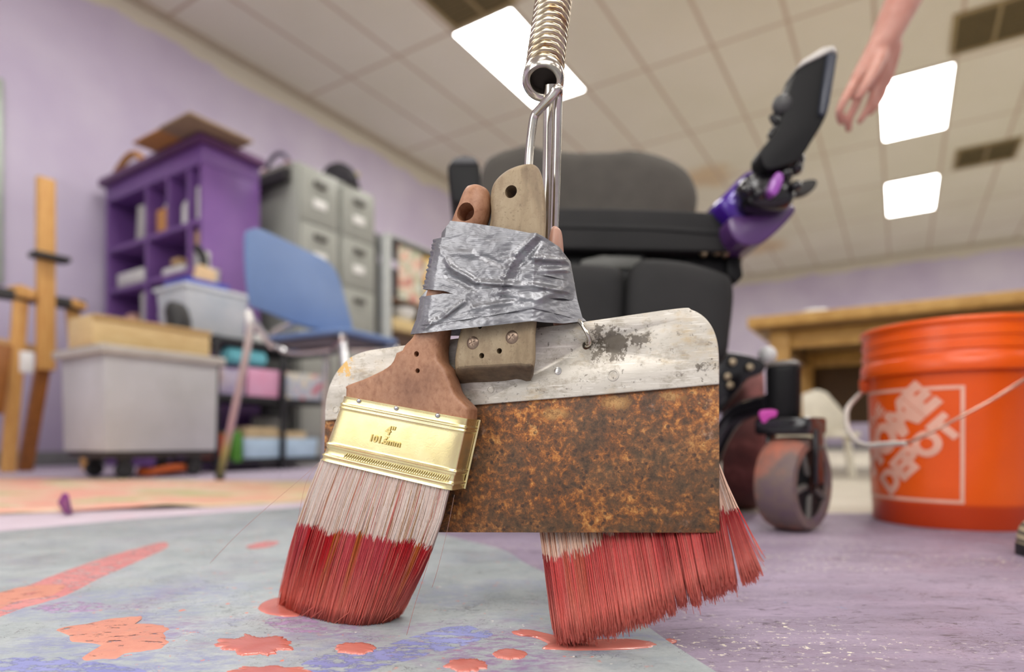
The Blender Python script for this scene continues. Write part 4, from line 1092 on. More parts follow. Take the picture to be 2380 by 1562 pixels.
def wheel(c, axis, r, wd, tyre, parent, name, spokes=0, hubm=None):
    A = Vector(axis).normalized()
    h = wd / 2
    w_ = obj(name, lathe([(r * .74, -h), (r * .93, -h), (r * .985, -h * .72), (r, -h * .25), (r, h * .25), (r * .985, h * .72), (r * .93, h), (r * .74, h), (r * .72, h * .6), (r * .72, -h * .6)], c, A, 48, True), tyre, parent)
    hb = obj('hub', lathe([(0, -h * .75), (r * .25, -h * .75), (r * .3, -h * .78), (r * .73, -h * .78), (r * .73, h * .78), (r * .3, h * .78), (r * .25, h * .88), (0, h * .88)], c, A, 36), hubm or m_matb, w_)
    if spokes:
        bm = bmesh.new()
        up = V(0, 0, 1); sd = A.cross(up).normalized()
        for k in range(spokes):
            d = up * math.cos(2 * PI * k / spokes + .5) + sd * math.sin(2 * PI * k / spokes + .5)
            add_tube(bm, [c + A * h * .78 + d * r * .22, c + A * h * .80 + d * r * .72], .006, 8)
        obj('spokes', bm, M('dull_grey_spoke', C(96, 92, 88), .5) if 'dull_grey_spoke' not in bpy.data.materials else bpy.data.materials['dull_grey_spoke'], w_)
    return w_
dwc = V((1736 - CX) / F * 1.37, 1.40, .168)
wheel(dwc, V(.94, -.34, 0), .168, .085, m_tyre, wc, 'drive_wheel')
wheel(V(-.21, 1.50, .168), V(.94, -.34, 0), .168, .085, m_tyre, wc, 'drive_wheel')
obj('axle', tube([V(-.21, 1.50, .168), V(.02, 1.43, .168)], .022, 14), m_matb, wc)
obj('axle', tube([dwc, V(.30, 1.43, .168)], .022, 14), m_matb, wc)
obj('swing_arm', tube(cr([P(1640, 1110, 1.17), P(1672, 1020, 1.16), P(1716, 962, 1.13), P(1790, 938, 1.06)], 6), .018, 12), m_gloss, wc)
obj('swing_arm', tube(cr([V(.02, 1.26, .18), V(-.04, 1.22, .2), V(-.08, 1.16, .205)], 6), .018, 12), m_gloss, wc)
obj('strap', pxp([(1766, 958), (1780, 952), (1806, 954), (1804, 968), (1790, 972), (1778, 984), (1770, 976)], .985, .006, .002, 2, n=3), M('magenta_strap', C(190, 66, 160), .5), wc, label='magenta strap')
def caster(c, axis):
    A = Vector(axis).normalized(); up = V(0, 0, 1)
    g = A.cross(up).normalized()
    f_ = obj('caster_fork', box(c + up * .084 + V(-.006, 0, 0), A * .092, g * .080, up * .030, .006), m_gloss, wc)
    for s in (-1, 1):
        obj('fork_arm', bar(c + A * s * .041, c + A * s * .041 + up * .095, .030, .008, g), m_gloss, f_)
    wheel(c, A, .0815, .066, m_ctyre, wc, 'caster_wheel', 5)
    hs = obj('caster_housing', lathe([(0, 0), (.024, 0), (.027, .006), (.028, .08), (.0285, .084), (.026, .088), (0, .088)], c + up * .114 + V(-.018, 0, 0), up, 28), m_matb, wc)
    obj('housing_cap', lathe([(0, 0), (.0285, 0), (.0285, .004), (.02, .009), (0, .010)], c + up * .2025 + V(-.018, 0, 0), up, 28), M('dull_grey_cap', C(96, 90, 86), .5) if 'dull_grey_cap' not in bpy.data.materials else bpy.data.materials['dull_grey_cap'], hs)
caster(V((1845 - CX) / F * 1.06, 1.06, .0815), V(.65, -.76, 0))
caster(V(-.095, 1.17, .0815), V(.65, -.76, 0))

# ------------------------------------------------------------------ standing person (forearm, hand and shoe tip reach into the picture)
m_skin = NT('skin'); m_skin.color(m_skin.ramp(m_skin.noise(26, 4), [(0.3, C(186, 128, 112)), (0.7, C(206, 156, 140))])); m_skin.set(Roughness=.5, Subsurface_Weight=.15, Subsurface_Scale=.008); m_skin = m_skin.m
def caps(bm, pts, rs, n=14, sub=4):
    """tapered limb with round ends along a chain"""
    pts = [Vector(p) for p in pts]
    if len(pts) > 2:
        t_ = cr(pts, sub); k = len(pts) - 1
        rr = []
        for i in range(len(t_)):
            x = i / sub; a = min(int(x), k - 1); f = x - a
            rr.append(rs[a] * (1 - f) + rs[a + 1] * f)
        pts, rs = t_, rr
    add_tube(bm, pts, list(rs), n)
    for p, r in ((pts[0], rs[0]), (pts[-1], rs[-1])):
        join(bm, ball(p, r * .995, u=14, v=8))
def remesh(o, vox, sm=4):
    md = o.modifiers.new('r', 'REMESH'); md.mode = 'VOXEL'; md.voxel_size = vox; md.use_smooth_shade = True
    m2 = o.modifiers.new('s', 'SMOOTH'); m2.factor = .5; m2.iterations = sm
    bpy.context.view_layer.update()
    dg = bpy.context.evaluated_depsgraph_get()
    nm = bpy.data.meshes.new_from_object(o.evaluated_get(dg))
    o.modifiers.clear(); old = o.data; o.data = nm; nm.name = old.name
    if len(nm.materials) == 0: nm.materials.append(old.materials[0])
    nm.polygons.foreach_set('use_smooth', [True] * len(nm.polygons))
HYp = 1.20
H = lambda x, y, d=0: P(x, y, HYp + d)
wr = H(2052, 98); el = V(.835, 1.19, 1.165); sh = V(1.01, 1.02, 1.40)
bm = bmesh.new()
caps(bm, [sh, el], [.046, .038]); caps(bm, [el, el.lerp(wr, .35), wr], [.038, .039, .026])
# palm
for x0, y0, d0, x1, y1, d1, r0, r1 in ((2040, 108, -.004, 1988, 188, -.004, .020, .012), (2050, 108, 0, 2006, 200, .002, .021, .013), (2060, 108, .006, 2034, 200, .016, .022, .0135), (2070, 112, .010, 2058, 190, .030, .021, .0135)):
    caps(bm, [H(x0, y0, d0), H(x1, y1, d1)], [r0, r1])
fing = [([(1988, 188, -.004), (1965, 228, -.014), (1951, 258, -.010), (1955, 284, .004)], [.0105, .0092, .0082, .0072]),
        ([(2006, 200, .002), (1990, 242, -.006), (1974, 274, 0), (1972, 300, .012)], [.0108, .0095, .0084, .0074]),
        ([(2034, 200, .016), (2024, 238, .012), (2010, 264, .014), (1998, 282, .020)], [.0104, .009, .008, .007]),
        ([(2058, 190, .030), (2050, 222, .028), (2036, 246, .028), (2022, 264, .034)], [.0092, .0082, .0072, .0064]),
        ([(2048, 128, -.016), (2030, 168, -.034), (2010, 202, -.040), (1996, 226, -.036)], [.0145, .012, .010, .0085])]
for ch, rs in fing: caps(bm, [H(*q) for q in ch], rs, 12, 4)
# rest of the body (out of the picture)
pel = V(1.20, .80, .93)
shl = V(1.30, .74, 1.40); nk = V(1.16, .86, 1.44); hd = V(1.12, .90, 1.60)
caps(bm, [pel, V(1.19, .82, 1.10), V(1.17, .85, 1.30), nk], [.14, .125, .135, .055])
caps(bm, [nk, V(1.14, .88, 1.52)], [.055, .052])
caps(bm, [sh + V(.02, -.02, -.01), V(1.16, .88, 1.38), shl], [.055, .09, .055])
lh = V(1.36, .60, .82)
caps(bm, [shl, V(1.38, .66, 1.12), lh], [.046, .039, .026])
caps(bm, [lh, lh + V(0, -.01, -.09)], [.028, .024])
for k in range(4):
    b_ = lh + V(.012 * (k - 1.5), .014 * (k - 1.5), -.09)
    caps(bm, [b_, b_ + V(0, -.012, -.04), b_ + V(-.004, -.02, -.075 + .006 * abs(k - 1))], [.009, .008, .007], 10, 2)
caps(bm, [lh + V(-.02, -.012, -.03), lh + V(-.045, -.03, -.07), lh + V(-.045, -.04, -.10)], [.012, .010, .008], 10, 2)
join(bm, ball(hd, .098, (.82, .98, 1.18)))
fd = V(-.55, .83, -.1).normalized(); rt = fd.cross(V(0, 0, 1)).normalized()
caps(bm, [hd + fd * .085 + V(0, 0, .012), hd + fd * .108 + V(0, 0, -.022)], [.008, .014], 10)
caps(bm, [hd + fd * .060 + V(0, 0, -.088), hd + fd * .074 + V(0, 0, -.085)], [.036, .026], 10)
for s in (-1, 1): join(bm, ball(hd + rt * .080 * s + V(0, 0, -.005), .024, (.5, .6, 1.2)))
ank = [V(.90, .765, .09), V(1.28, .62, .09)]
hips = [pel + V(-.06, .07, -.04), pel + V(.07, -.06, -.04)]
for hp_, an in zip(hips, ank): caps(bm, [hp_, hp_.lerp(an, .5) + V(-.015, .03, 0), an], [.085, .058, .038])
pr = obj('person', bm, m_skin, origin=(1.15, .75, 0))
remesh(pr, .0045, 5)
tag(pr, 'standing person, only a bare forearm with relaxed hand and a shoe tip in view', 'person')
def clothing(name, chains, mat, vox=.012):
    bm = bmesh.new()
    for pts, rs in chains: caps(bm, pts, rs)
    o = obj(name, bm, mat, pr); remesh(o, vox, 4); return o
clothing('shirt', [([pel + V(0, 0, -.05), V(1.19, .82, 1.10), V(1.17, .85, 1.30), V(1.16, .86, 1.41)], [.155, .14, .15, .075]), ([sh.lerp(el, .45), sh, V(1.16, .88, 1.385), shl, shl.lerp(V(1.38, .66, 1.12), .6)], [.058, .062, .10, .062, .058])], M('plum_tshirt', C(96, 84, 110), .8))
clothing('trousers', [([hp_ + V(0, 0, .06), hp_.lerp(an, .5) + V(-.015, .03, 0), an + V(0, 0, .02)], [.12, .085, .06]) for hp_, an in zip(hips, ank)] + [([pel + V(0, 0, .03), pel + V(0, 0, -.06)], [.148, .14])], M('dark_denim', C(60, 64, 84), .8))
hair = bmesh.new(); join(hair, ball(hd - fd * .014 + V(0, 0, .022), .106, (.84, .98, 1.12)))
bmesh.ops.delete(hair, geom=[v_ for v_ in hair.verts if (v_.co - hd).dot(fd) > .045 and v_.co.z < hd.z + .07], context='VERTS')
obj('hair', hair, M('brown_hair', C(70, 48, 36), .7), pr)
for s in (-1, 1):
    e_ = hd + fd * .090 + rt * .032 * s + V(0, 0, .012)
    obj('eye', ball(e_, .0105), M('eye_white', C(226, 222, 216), .2) if s < 0 else bpy.data.materials['eye_white'], pr)
obj('mouth', tube(cr([hd + fd * .098 + rt * .024 * s + V(0, 0, -.052) for s in (-1, 0, 1)], 3), .004, 8), M('lip', C(170, 96, 92), .5), pr)
# shoes
m_shoe = NT('cream_canvas_shoe')
szz = m_shoe.xyz()[2]
bnd = m_shoe.math('FRACT', m_shoe.math('MULTIPLY', szz, 92))
m_shoe.color(m_shoe.mix(m_shoe.math('GREATER_THAN', bnd, .62), C(196, 184, 150), C(84, 80, 72))); m_shoe.set(Roughness=.7); m_shoe = m_shoe.m
m_sole = M('black_rubber_sole', C(24, 24, 28), .55)
def shoe(toe, heel):
    d = (heel - toe); L_ = d.length; d = d / L_; s = V(-d.y, d.x, 0)
    def rings(prof, z0):
        out = []
        for t_, hw, hh in prof:
            c = toe + d * (t_ * L_)
            out.append([c + s * hw * math.cos(a) + V(0, 0, z0 + max(0, math.sin(a)) * hh + min(0, math.sin(a)) * .0) for a in np.linspace(0, 2 * PI, 24, endpoint=False)])
        return out
    sole = [(0, .018), (.03, .032), (.10, .043), (.28, .048), (.5, .040), (.8, .034), (.95, .028), (1, .014)]
    bm = bmesh.new(); add_loft(bm, [[p + V(0, 0, dz) for p in [toe + d * (t_ * L_) + s * hw, toe + d * (t_ * L_) - s * hw]] + [toe + d * (t_ * L_) - s * hw * 1.0 + V(0, 0, .0155), toe + d * (t_ * L_) + s * hw + V(0, 0, .0155)] for t_, hw in sole for dz in (0.0005,)])
    so = obj('shoe', add_loft(bmesh.new(), rings([(.006, .012, .014), (.03, .030, .034), (.10, .041, .045), (.28, .045, .062), (.45, .038, .090), (.62, .036, .105), (.85, .034, .105), (.96, .027, .095), (.995, .012, .07)], .015)), m_shoe, pr, ang=60, label='cream canvas shoe with dark stripes')
    obj('sole', bm, m_sole, so)
toe = FL(2385, 1300) + V(.012, .02, 0); toe.z = 0
shoe(toe, V(.925, .765, 0))
shoe(V(1.16, .75, 0), V(1.33, .60, 0) + V(.03, -.03, 0))

# ------------------------------------------------------------------ the taped tool: blade, brushes, tape, spring
LD = Vector((-2.562, 1, -.1494)).normalized()          # along the blade, to the left and away
NN = Vector((LD.y, -LD.x, 0)); NN = -NN.normalized() if NN.y > 0 else NN.normalized()   # faces the camera side
Q0 = P(1672, 1238, .418)
EYE = V(0, 0, CH)
def pl(px, py, off=0.0):
    """point of the blade-parallel plane `off` metres in front of the blade"""
    d = V((px - CX) / F, 1, -(py - HY) / F)
    return EYE + d * ((Q0 + NN * off - EYE).dot(NN) / d.dot(NN))
def flat(out, off, th, bev, n=0, seg=2):
    p2 = cr([V(x, y, 0) for x, y in out], n, True) if n else [V(x, y, 0) for x, y in out]
    return prism([pl(p.x, p.y, off) for p in p2], -NN * th, bev, seg)
def drill(o, px, py, r, off, deep=.03, sx=1.0):
    cut(o, lathe([(0, 0), (r, 0), (r, deep), (0, deep)], pl(px, py, off) + NN * .004, -NN, 20))

def mat_rust():
    t = NT('rusted_steel')
    # in-plane coordinates so the pattern follows the blade
    a = t.noise(12, 6, .62)
    fine = t.noise(185, 9, .78, None, .3)
    mid = t.noise(70, 7, .7)
    v = t.math('ADD', t.math('MULTIPLY', fine, .52), t.math('ADD', t.math('MULTIPLY', mid, .30), t.math('MULTIPLY', a, .20)))
    c = t.ramp(v, [(0.38, C(48, 34, 24)), (0.455, C(86, 58, 36)), (0.505, C(118, 70, 34)), (0.545, C(170, 98, 38)), (0.585, C(214, 142, 66)), (0.65, C(236, 190, 122))])
    warm = t.ramp(t.noise(9, 4, .6, t.mapv((1, 1, 1.4))), [(0.38, 0), (0.62, 1)])
    g = t.ramp(fine, [(0.3, C(74, 62, 48)), (0.5, C(108, 88, 62)), (0.7, C(142, 124, 92))])
    c = t.mix(t.math('MULTIPLY', t.math('SUBTRACT', 1.0, warm), .5), c, g)
    vo = t.n('ShaderNodeTexVoronoi'); vo.inputs['Scale'].default_value = 190; t.l(t.pos, vo.inputs['Vector'])
    pit = t.math('MULTIPLY', t.ramp(vo.outputs['Distance'], [(0.22, 1), (0.34, 0)]), t.ramp(mid, [(0.46, 0), (0.54, 1)]))
    c = t.mix(t.math('MULTIPLY', pit, .75), c, C(54, 38, 30))
    hole = t.ramp(t.noise(330, 3, .6), [(0.66, 0), (0.70, .8)])
    c = t.mix(hole, c, C(40, 26, 18))
    cl = t.math('MULTIPLY', t.ramp(t.noise(200, 5, .7), [(0.6, 0), (0.66, 1)]), t.ramp(a, [(0.5, 0), (0.62, .9)]))
    c = t.mix(cl, c, C(226, 180, 112))
    bl = t.math('MULTIPLY', t.ramp(t.noise(26, 5, .7), [(0.62, 0), (0.68, .5)]), t.ramp(fine, [(0.45, 0), (0.55, 1)]))
    c = t.mix(bl, c, C(128, 122, 116))
    # peeled tan scale just below the band
    for px, py, r in ((1430, 936, .014), (1290, 962, .013), (1560, 920, .010)):
        dn = t.n('ShaderNodeVectorMath', operation='DISTANCE'); t.l(t.mapv((1, 1, 1.9)), dn.inputs[0]); q = pl(px, py, 0); dn.inputs[1].default_value = (q.x, q.y, q.z * 1.9)
        dd = t.math('ADD', dn.outputs['Value'], t.math('MULTIPLY', t.math('SUBTRACT', fine, .5), .06))
        c = t.mix(t.ramp(t.math('DIVIDE', dd, r), [(0.45, .75), (0.75, 0)]), c, t.ramp(fine, [(0.4, C(150, 100, 50)), (0.55, C(214, 164, 98))]))
    c = t.mix(1.0, c, (.73, .76, .80, 1), 'MULTIPLY')
    t.color(c)
    t.set(Metallic=.15, Roughness=t.ramp(fine, [(0.3, .62), (0.7, .42)]), Specular_IOR_Level=.5)
    t.bump(v, .75, .0012)
    return t.m
def mat_band():
    t = NT('worn_aluminium')
    al = t.noise(18, 5, .6, t.mapv((1, 1, 5)))
    fine = t.noise(120, 6, .7, t.mapv((.6, .6, 3)))
    c = t.ramp(al, [(0.3, C(174, 168, 158)), (0.55, C(194, 188, 178)), (0.75, C(206, 200, 190))])
    c = t.mix(t.ramp(t.noise(60, 6, .75, t.mapv((1, 1, 1.6))), [(0.50, 0), (0.64, .65)]), c, C(140, 130, 114))
    c = t.mix(t.math('MULTIPLY', t.ramp(t.noise(32, 4, .7), [(0.5, 0), (0.66, .7)]), t.ramp(fine, [(0.4, 0), (0.6, 1)])), c, C(172, 150, 112))
    c = t.mix(t.ramp(t.noise(210, 5, .75), [(0.60, 0), (0.66, .8)]), c, C(98, 90, 80))
    c = t.mix(t.ramp(t.noise(500, 2, .5, t.mapv((.12, .12, 1.6))), [(0.62, 0), (0.68, .5)]), c, C(224, 220, 212))
    spk = t.noise(170, 6, .75)
    for px, py, r in ((1432, 800, .017), (1478, 790, .010), (1392, 818, .009), (1700, 1, .001), (800, 850, .012), (1385, 778, .007), (1635, 850, .004)):
        dn = t.n('ShaderNodeVectorMath', operation='DISTANCE'); t.l(t.pos, dn.inputs[0]); dn.inputs[1].default_value = pl(px, py, .0022)
        dd = t.math('ADD', dn.outputs['Value'], t.math('MULTIPLY', t.math('SUBTRACT', spk, .5), .05))
        c = t.mix(t.ramp(t.math('DIVIDE', dd, r), [(0.55, .9), (0.68, 0)]), c, C(98, 90, 80) if px != 800 else C(206, 164, 88))
    t.color(c)
    sc_ = t.noise(300, 3, .6, t.mapv((.25, .25, 4)))
    t.set(Metallic=.3, Roughness=t.ramp(al, [(0.3, .52), (0.7, .42)]))
    t.bump(t.mix(.5, fine, sc_), .22, .0005)
    return t.m
def mat_wood(name, dark, base, light, enddark, sc=60, st=(1, 1, .18), rough=.6, bump=.25):
    t = NT(name)
    gr = t.noise(sc, 5, .6, t.mapv(st), .4)
    bl = t.noise(16, 4, .6)
    c = t.ramp(gr, [(0.25, C(*dark)), (0.5, C(*base)), (0.78, C(*light))])
    if enddark: c = t.mix(t.ramp(t.noise(70, 6, .7), [(0.48, 0), (0.62, .7)]), c, C(124, 104, 80))
    c = t.mix(t.ramp(bl, [(0.5, 0), (0.75, .5)]), c, C(*dark), 'MULTIPLY')
    c = t.mix(t.ramp(t.noise(420, 3, .7), [(0.58, 0), (0.68, .45)]), c, C(*dark))
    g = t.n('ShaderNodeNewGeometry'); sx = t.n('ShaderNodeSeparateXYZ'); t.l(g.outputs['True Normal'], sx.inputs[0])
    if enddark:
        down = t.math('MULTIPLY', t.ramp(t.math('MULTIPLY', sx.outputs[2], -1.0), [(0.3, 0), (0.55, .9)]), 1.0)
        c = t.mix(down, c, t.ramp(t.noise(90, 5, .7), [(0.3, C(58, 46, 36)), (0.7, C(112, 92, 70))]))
    t.color(c); t.set(Roughness=rough); t.bump(gr, bump, .0008)
    return t.m

# --- wide taping knife
kn = thing('taping_knife', 'wide taping knife with rusty blade, grey metal back and weathered wooden handle', 'taping knife', pl(1220, 1238, 0))
bl_ = [(756, 960), (752, 1100), (752, 1237), (1040, 1237.5), (1360, 1238), (1668, 1238.5), (1672.5, 1235), (1672, 1100), (1671, 880), (1300, 900)]
obj('blade', flat(bl_, 0, .0010, .0003), mat_rust(), kn, label='rusty steel blade')
top = cr([V(755, 978, 0), V(756, 938, 0), V(766, 895, 0), V(785, 860, 0), V(812, 832, 0), V(846, 817, 0), V(900, 808, 0), V(1110, 780, 0), V(1360, 747, 0), V(1572, 717, 0), V(1608, 720, 0), V(1637, 737, 0), V(1657, 764, 0), V(1668, 800, 0), V(1671, 850, 0), V(1671, 893, 0)], 5)
bandpx = [(p.x, p.y) for p in top] + [(1400, 917), (1110, 941), (930, 959)]
m_alu = mat_band()
bd = obj('back_band', flat(bandpx, .0024, .0048, .0008, 0, 3), m_alu, kn, label='worn grey metal back')
drill(bd, 1362, 803, .0030, .0024)
for x, y, r in ((1425, 872, .0042), (1636, 850, .0030), (1297, 862, .0028), (780, 952, .0030), (1140, 905, .003)):
    obj('rivet', lathe([(0, .0003), (r * .7, .0001), (r * .8, .0006), (r, .0005), (r * 1.05, 0), (r, -.001), (0, -.001)], pl(x, y, .0024), NN, 20), m_alu if r > .0028 else M('bright_rivet', C(196, 194, 190), .2, .9), bd)
# wooden handle
hf = [(1061, 856), (1064, 800), (1076, 755), (1104, 660), (1128, 565), (1142, 505), (1141, 460), (1150, 425), (1178, 398), (1214, 384), (1243, 385), (1258, 408), (1266, 458), (1268, 520), (1262, 620), (1250, 720), (1244, 780), (1240, 849), (1200, 853), (1150, 856), (1100, 858)]
hp2 = cr([V(x, y, 0) for x, y in hf], 4, True)
cH = sum(hp2, Vector()) / len(hp2)
rings = []
for off, shr, drop in ((.0250, 9, 0), (.0242, 4, 0), (.0225, 0, 2), (.0120, -1, 16), (.0030, 0, 31), (.0026, 2, 30)):
    rr = []
    for i, p in enumerate(hp2):
        # inward 2-D normal
        a_, b_ = hp2[i - 1], hp2[(i + 1) % len(hp2)]
        tn = (b_ - a_).normalized(); nr = V(-tn.y, tn.x, 0)
        if nr.dot(cH - p) < 0: nr = -nr
        q = p + nr * shr
        f_ = min(max((p.y - 835) / 20, 0), 1)
        rr.append(pl(q.x, q.y + drop * f_, off))
    rings.append(rr)
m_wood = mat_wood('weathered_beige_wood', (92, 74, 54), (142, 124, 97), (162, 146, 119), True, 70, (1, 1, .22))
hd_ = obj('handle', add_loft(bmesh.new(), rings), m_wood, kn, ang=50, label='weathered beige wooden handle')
drill(hd_, 1188, 446, .0047, .0245)
for x, y, r in ((1120, 827, .0021), (1161, 816, .0021), (1116, 759, .0018)): drill(hd_, x, y, r, .0245, .014)
m_screw = M('rusty_screw_head', C(140, 120, 104), .35, .7, .25, 300)
for x, y, rot in ((1099, 797, .3), (1190, 784, .75)):
    c = pl(x, y, .0248)
    s_ = obj('screw', lathe([(0, .0016), (.0022, .0015), (.0042, .0010), (.0050, .0002), (.0050, -.002), (0, -.002)], c, NN, 28), m_screw, hd_)
    ux = -LD; uz = NN.cross(ux)
    for k in (0, 1):
        d = ux * math.cos(rot + k * PI / 2) + uz * math.sin(rot + k * PI / 2); e = NN.cross(d)
        cut(s_, box(c + NN * .0008, d * .0052, e * .0009, NN * .002))

# --- brush builder
def super_ring(c, hx, hn, e, n=40):
    out = []
    for k in range(n):
        a = 2 * PI * k / n
        ca, sa = math.cos(a), math.sin(a)
        out.append(c + hx * (math.copysign(abs(ca) ** (2 / e), ca)) + hn * (math.copysign(abs(sa) ** (2 / e), sa)))
    return out
def loft_px(secs, sub=5, n=40):
    """secs: (Lx, Ly, Rx, Ry, plane offset, centre offset, thickness, exponent)"""
    A = [np.array(s, float) for s in secs]
    out = []
    for i in range(len(A) - 1):
        p0, p1, p2, p3 = A[max(i - 1, 0)], A[i], A[i + 1], A[min(i + 2, len(A) - 1)]
        for k in range(sub):
            t_ = k / sub
            out.append(.5 * (2 * p1 + (p2 - p0) * t_ + (2 * p0 - 5 * p1 + 4 * p2 - p3) * t_ ** 2 + (3 * p1 - p0 - 3 * p2 + p3) * t_ ** 3))
    out.append(A[-1])
    rings = []
    for s in out:
        q = .0075 * min(max((s[6] - .012) / .012, 0), 1) if s[7] < 5.5 else 0.0
        l_, r_ = pl(s[0], s[1], s[4] + q) - NN * q, pl(s[2], s[3], s[4] - q) + NN * q
        c = (l_ + r_) / 2 + NN * (s[5] - s[4])
        rings.append(super_ring(c, (r_ - l_) / 2, NN * max(s[6], .001) / 2, max(s[7], 1.8), n))
    return add_loft(bmesh.new(), rings)

def strands(name, items, mat, parent, sides=3):
    """items: list of (points[k], radius, colours[k]) -> one mesh with a colour attribute"""
    vs, fs, cols = [], [], []
    for pts, r, cc in items:
        P_ = np.array(pts); K = len(P_)
        T = np.gradient(P_, axis=0); T /= np.linalg.norm(T, axis=1)[:, None] + 1e-12
        h = np.array((0.3, 1.0, 0.2))
        A_ = np.cross(T, h); A_ /= np.linalg.norm(A_, axis=1)[:, None] + 1e-12
        B_ = np.cross(T, A_)
        base = len(vs)
        rad = np.full(K, r); rad[-1] *= .55
        for i in range(K):
            for s in range(sides):
                a = 2 * PI * s / sides
                vs.append(P_[i] + (A_[i] * math.cos(a) + B_[i] * math.sin(a)) * rad[i]); cols.append(cc[i])
        for i in range(K - 1):
            for s in range(sides):
                a, b = base + i * sides + s, base + i * sides + (s + 1) % sides
                fs.append((a, b, b + sides, a + sides))
        fs.append(tuple(base + (K - 1) * sides + s for s in range(sides)))
    o0 = wl(parent)
    vs = np.array(vs) - np.array(o0)
    vs[:, 2] = np.maximum(vs[:, 2], .0009 - o0.z)
    me = bpy.data.meshes.new(name)
    me.from_pydata(vs.tolist(), [], fs)
    at = me.color_attributes.new('tint', 'FLOAT_COLOR', 'POINT')
    at.data.foreach_set('color', np.array([(*c, 1.0) for c in cols], dtype=np.float32).ravel())
    me.polygons.foreach_set('use_smooth', [True] * len(me.polygons))
    me.materials.append(mat)
    o = bpy.data.objects.new(name, me); COL.objects.link(o); o.parent = parent
    WL[o.name] = o0; o['kind'] = 'stuff'
    return o
t = NT('paint_soaked_filament')
at = t.n('ShaderNodeAttribute'); at.attribute_name = 'tint'
fl = t.noise(500, 3)
t.color(t.mix(1.0, at.outputs['Color'], t.ramp(fl, [(0.3, .85), (0.7, 1.1)]), 'MULTIPLY'))
t.set(Roughness=.36, Specular_IOR_Level=.5)
tr = t.n('ShaderNodeBsdfTranslucent'); t.l(at.outputs['Color'], tr.inputs[0])
mx = t.n('ShaderNodeMixShader'); mx.inputs[0].default_value = .6
t.l(t.b.outputs[0], mx.inputs[1]); t.l(tr.outputs[0], mx.inputs[2])
t.l(mx.outputs[0], t.t.nodes['Material Output'].inputs['Surface'])
m_fil = t.m
def L3(r, g, b): return np.array((lin(r), lin(g), lin(b)))
def pw(x, xs, ps):
    x = min(max(x, xs[0]), xs[-1])
    return np.array([np.interp(x, xs, [p[i] for p in ps]) for i in range(len(ps[0]))])
def n1(x, s=0.0): return noise.noise(V(x, s, .37 * s))
def bez(a, b, c, t_): return a * (1 - t_) ** 2 + b * 2 * t_ * (1 - t_) + c * t_ * t_

m_brass = NT('brass_ferrule'); m_brass.color(m_brass.ramp(m_brass.noise(40, 4), [(0.3, C(222, 206, 150)), (0.7, C(236, 222, 172))]))
m_brass.set(Metallic=.92, Roughness=m_brass.ramp(m_brass.noise(30, 4), [(0.3, .22), (0.7, .32)])); m_brass.bump(m_brass.noise(700, 4, .7), .10, .0004); m_brass = m_brass.m
m_bh = mat_wood('brown_brush_handle', (128, 84, 58), (152, 108, 80), (166, 124, 96), False, 240, (1, 1, .8), .5, .12)

# --- left brush (in front)
FO, FM, FT = .030, .018, .024
lb_ = thing('paintbrush', 'four inch paintbrush with brown handle and brass ferrule taped at front left', 'paintbrush', V(*pl(780, 1450, FM).xy, 0))
ho = obj('handle', loft_px([
    (797, 926, 1083, 978, FO, FM, .0225, 9), (798, 905, 1084, 958, FO, FM, .0228, 9), (800, 895, 1082, 944, FO, FM, .0228, 8),
    (848, 876, 1054, 914, FO, FM, .0230, 7), (902, 846, 1042, 884, FO, FM, .0235, 6.5), (940, 806, 1044, 836, FM, FM, .0245, 4.8),
    (964, 775, 1048, 786, FM, FM, .0250, 3.6), (986, 690, 1062, 712, FM, FM, .0255, 2.5), (1014, 600, 1092, 622, FM, FM, .0260, 2.4),
    (1040, 528, 1130, 546, FM, FM, .0265, 2.3), (1056, 486, 1146, 496, FM, FM, .0255, 2.3), (1068, 458, 1144, 460, FM, FM, .022, 2.2), (1080, 442, 1134, 442, FM, FM, .016, 2.1), (1096, 433, 1118, 432, FM, FM, .007, 2)], 5, 44),
    m_bh, lb_, ang=60, label='brown wooden handle')
drill(ho, 1083, 494, .0070, FO - .001, .018)
for x, y, r in ((965, 822, .0022), (967, 861, .0019)): drill(ho, x, y, r, FO + .002, .016)
# ferrule
TL, TR_, BR, BL = (797, 920), (1083, 973), (1046, 1140), (744, 1069)
def fq(a, v):
    l_ = (TL[0] + (BL[0] - TL[0]) * v, TL[1] + (BL[1] - TL[1]) * v); r_ = (TR_[0] + (BR[0] - TR_[0]) * v, TR_[1] + (BR[1] - TR_[1]) * v)
    return (l_[0] + (r_[0] - l_[0]) * a, l_[1] + (r_[1] - l_[1]) * a)
def bulge(v):
    b = 0
    for c, w_, h_ in ((.125, .018, .0010), (.175, .016, .0009), (.74, .018, .0011), (.775, .012, .0005), (.915, .018, .0011), (1.0, .02, .0004), (0, .02, .0003)):
        b += h_ * math.exp(-((v - c) / w_) ** 2)
    b += -.0004 * (1 / (1 + math.exp((v - .80) * 90)) - 1 / (1 + math.exp((v - .885) * 90))) * -1
    return b
rings = []
for i in range(101):
    v = i / 100
    l_, r_ = pl(*fq(0, v), FO), pl(*fq(1, v), FO)
    c = (l_ + r_) / 2 - NN * (FT / 2); hx = (r_ - l_) / 2; b = bulge(v)
    rings.append(super_ring(c, hx + hx.normalized() * (b + .0006), NN * (FT / 2 + b), 11, 56))
fe = add_loft(bmesh.new(), rings)
ax_ = (pl(*fq(1, .85), FO) - pl(*fq(0, .85), FO)).normalized()
for k in range(46):                                    # rope pattern pressed into the lower band
    a = .17 + .80 * k / 45
    p0, p1 = pl(*fq(a - .008, .885), FO + .0001), pl(*fq(a + .008, .815), FO + .0001)
    add_tube(fe, [p0, p0.lerp(p1, .5) + NN * .0003, p1], [.0002, .00062, .0002], 8)
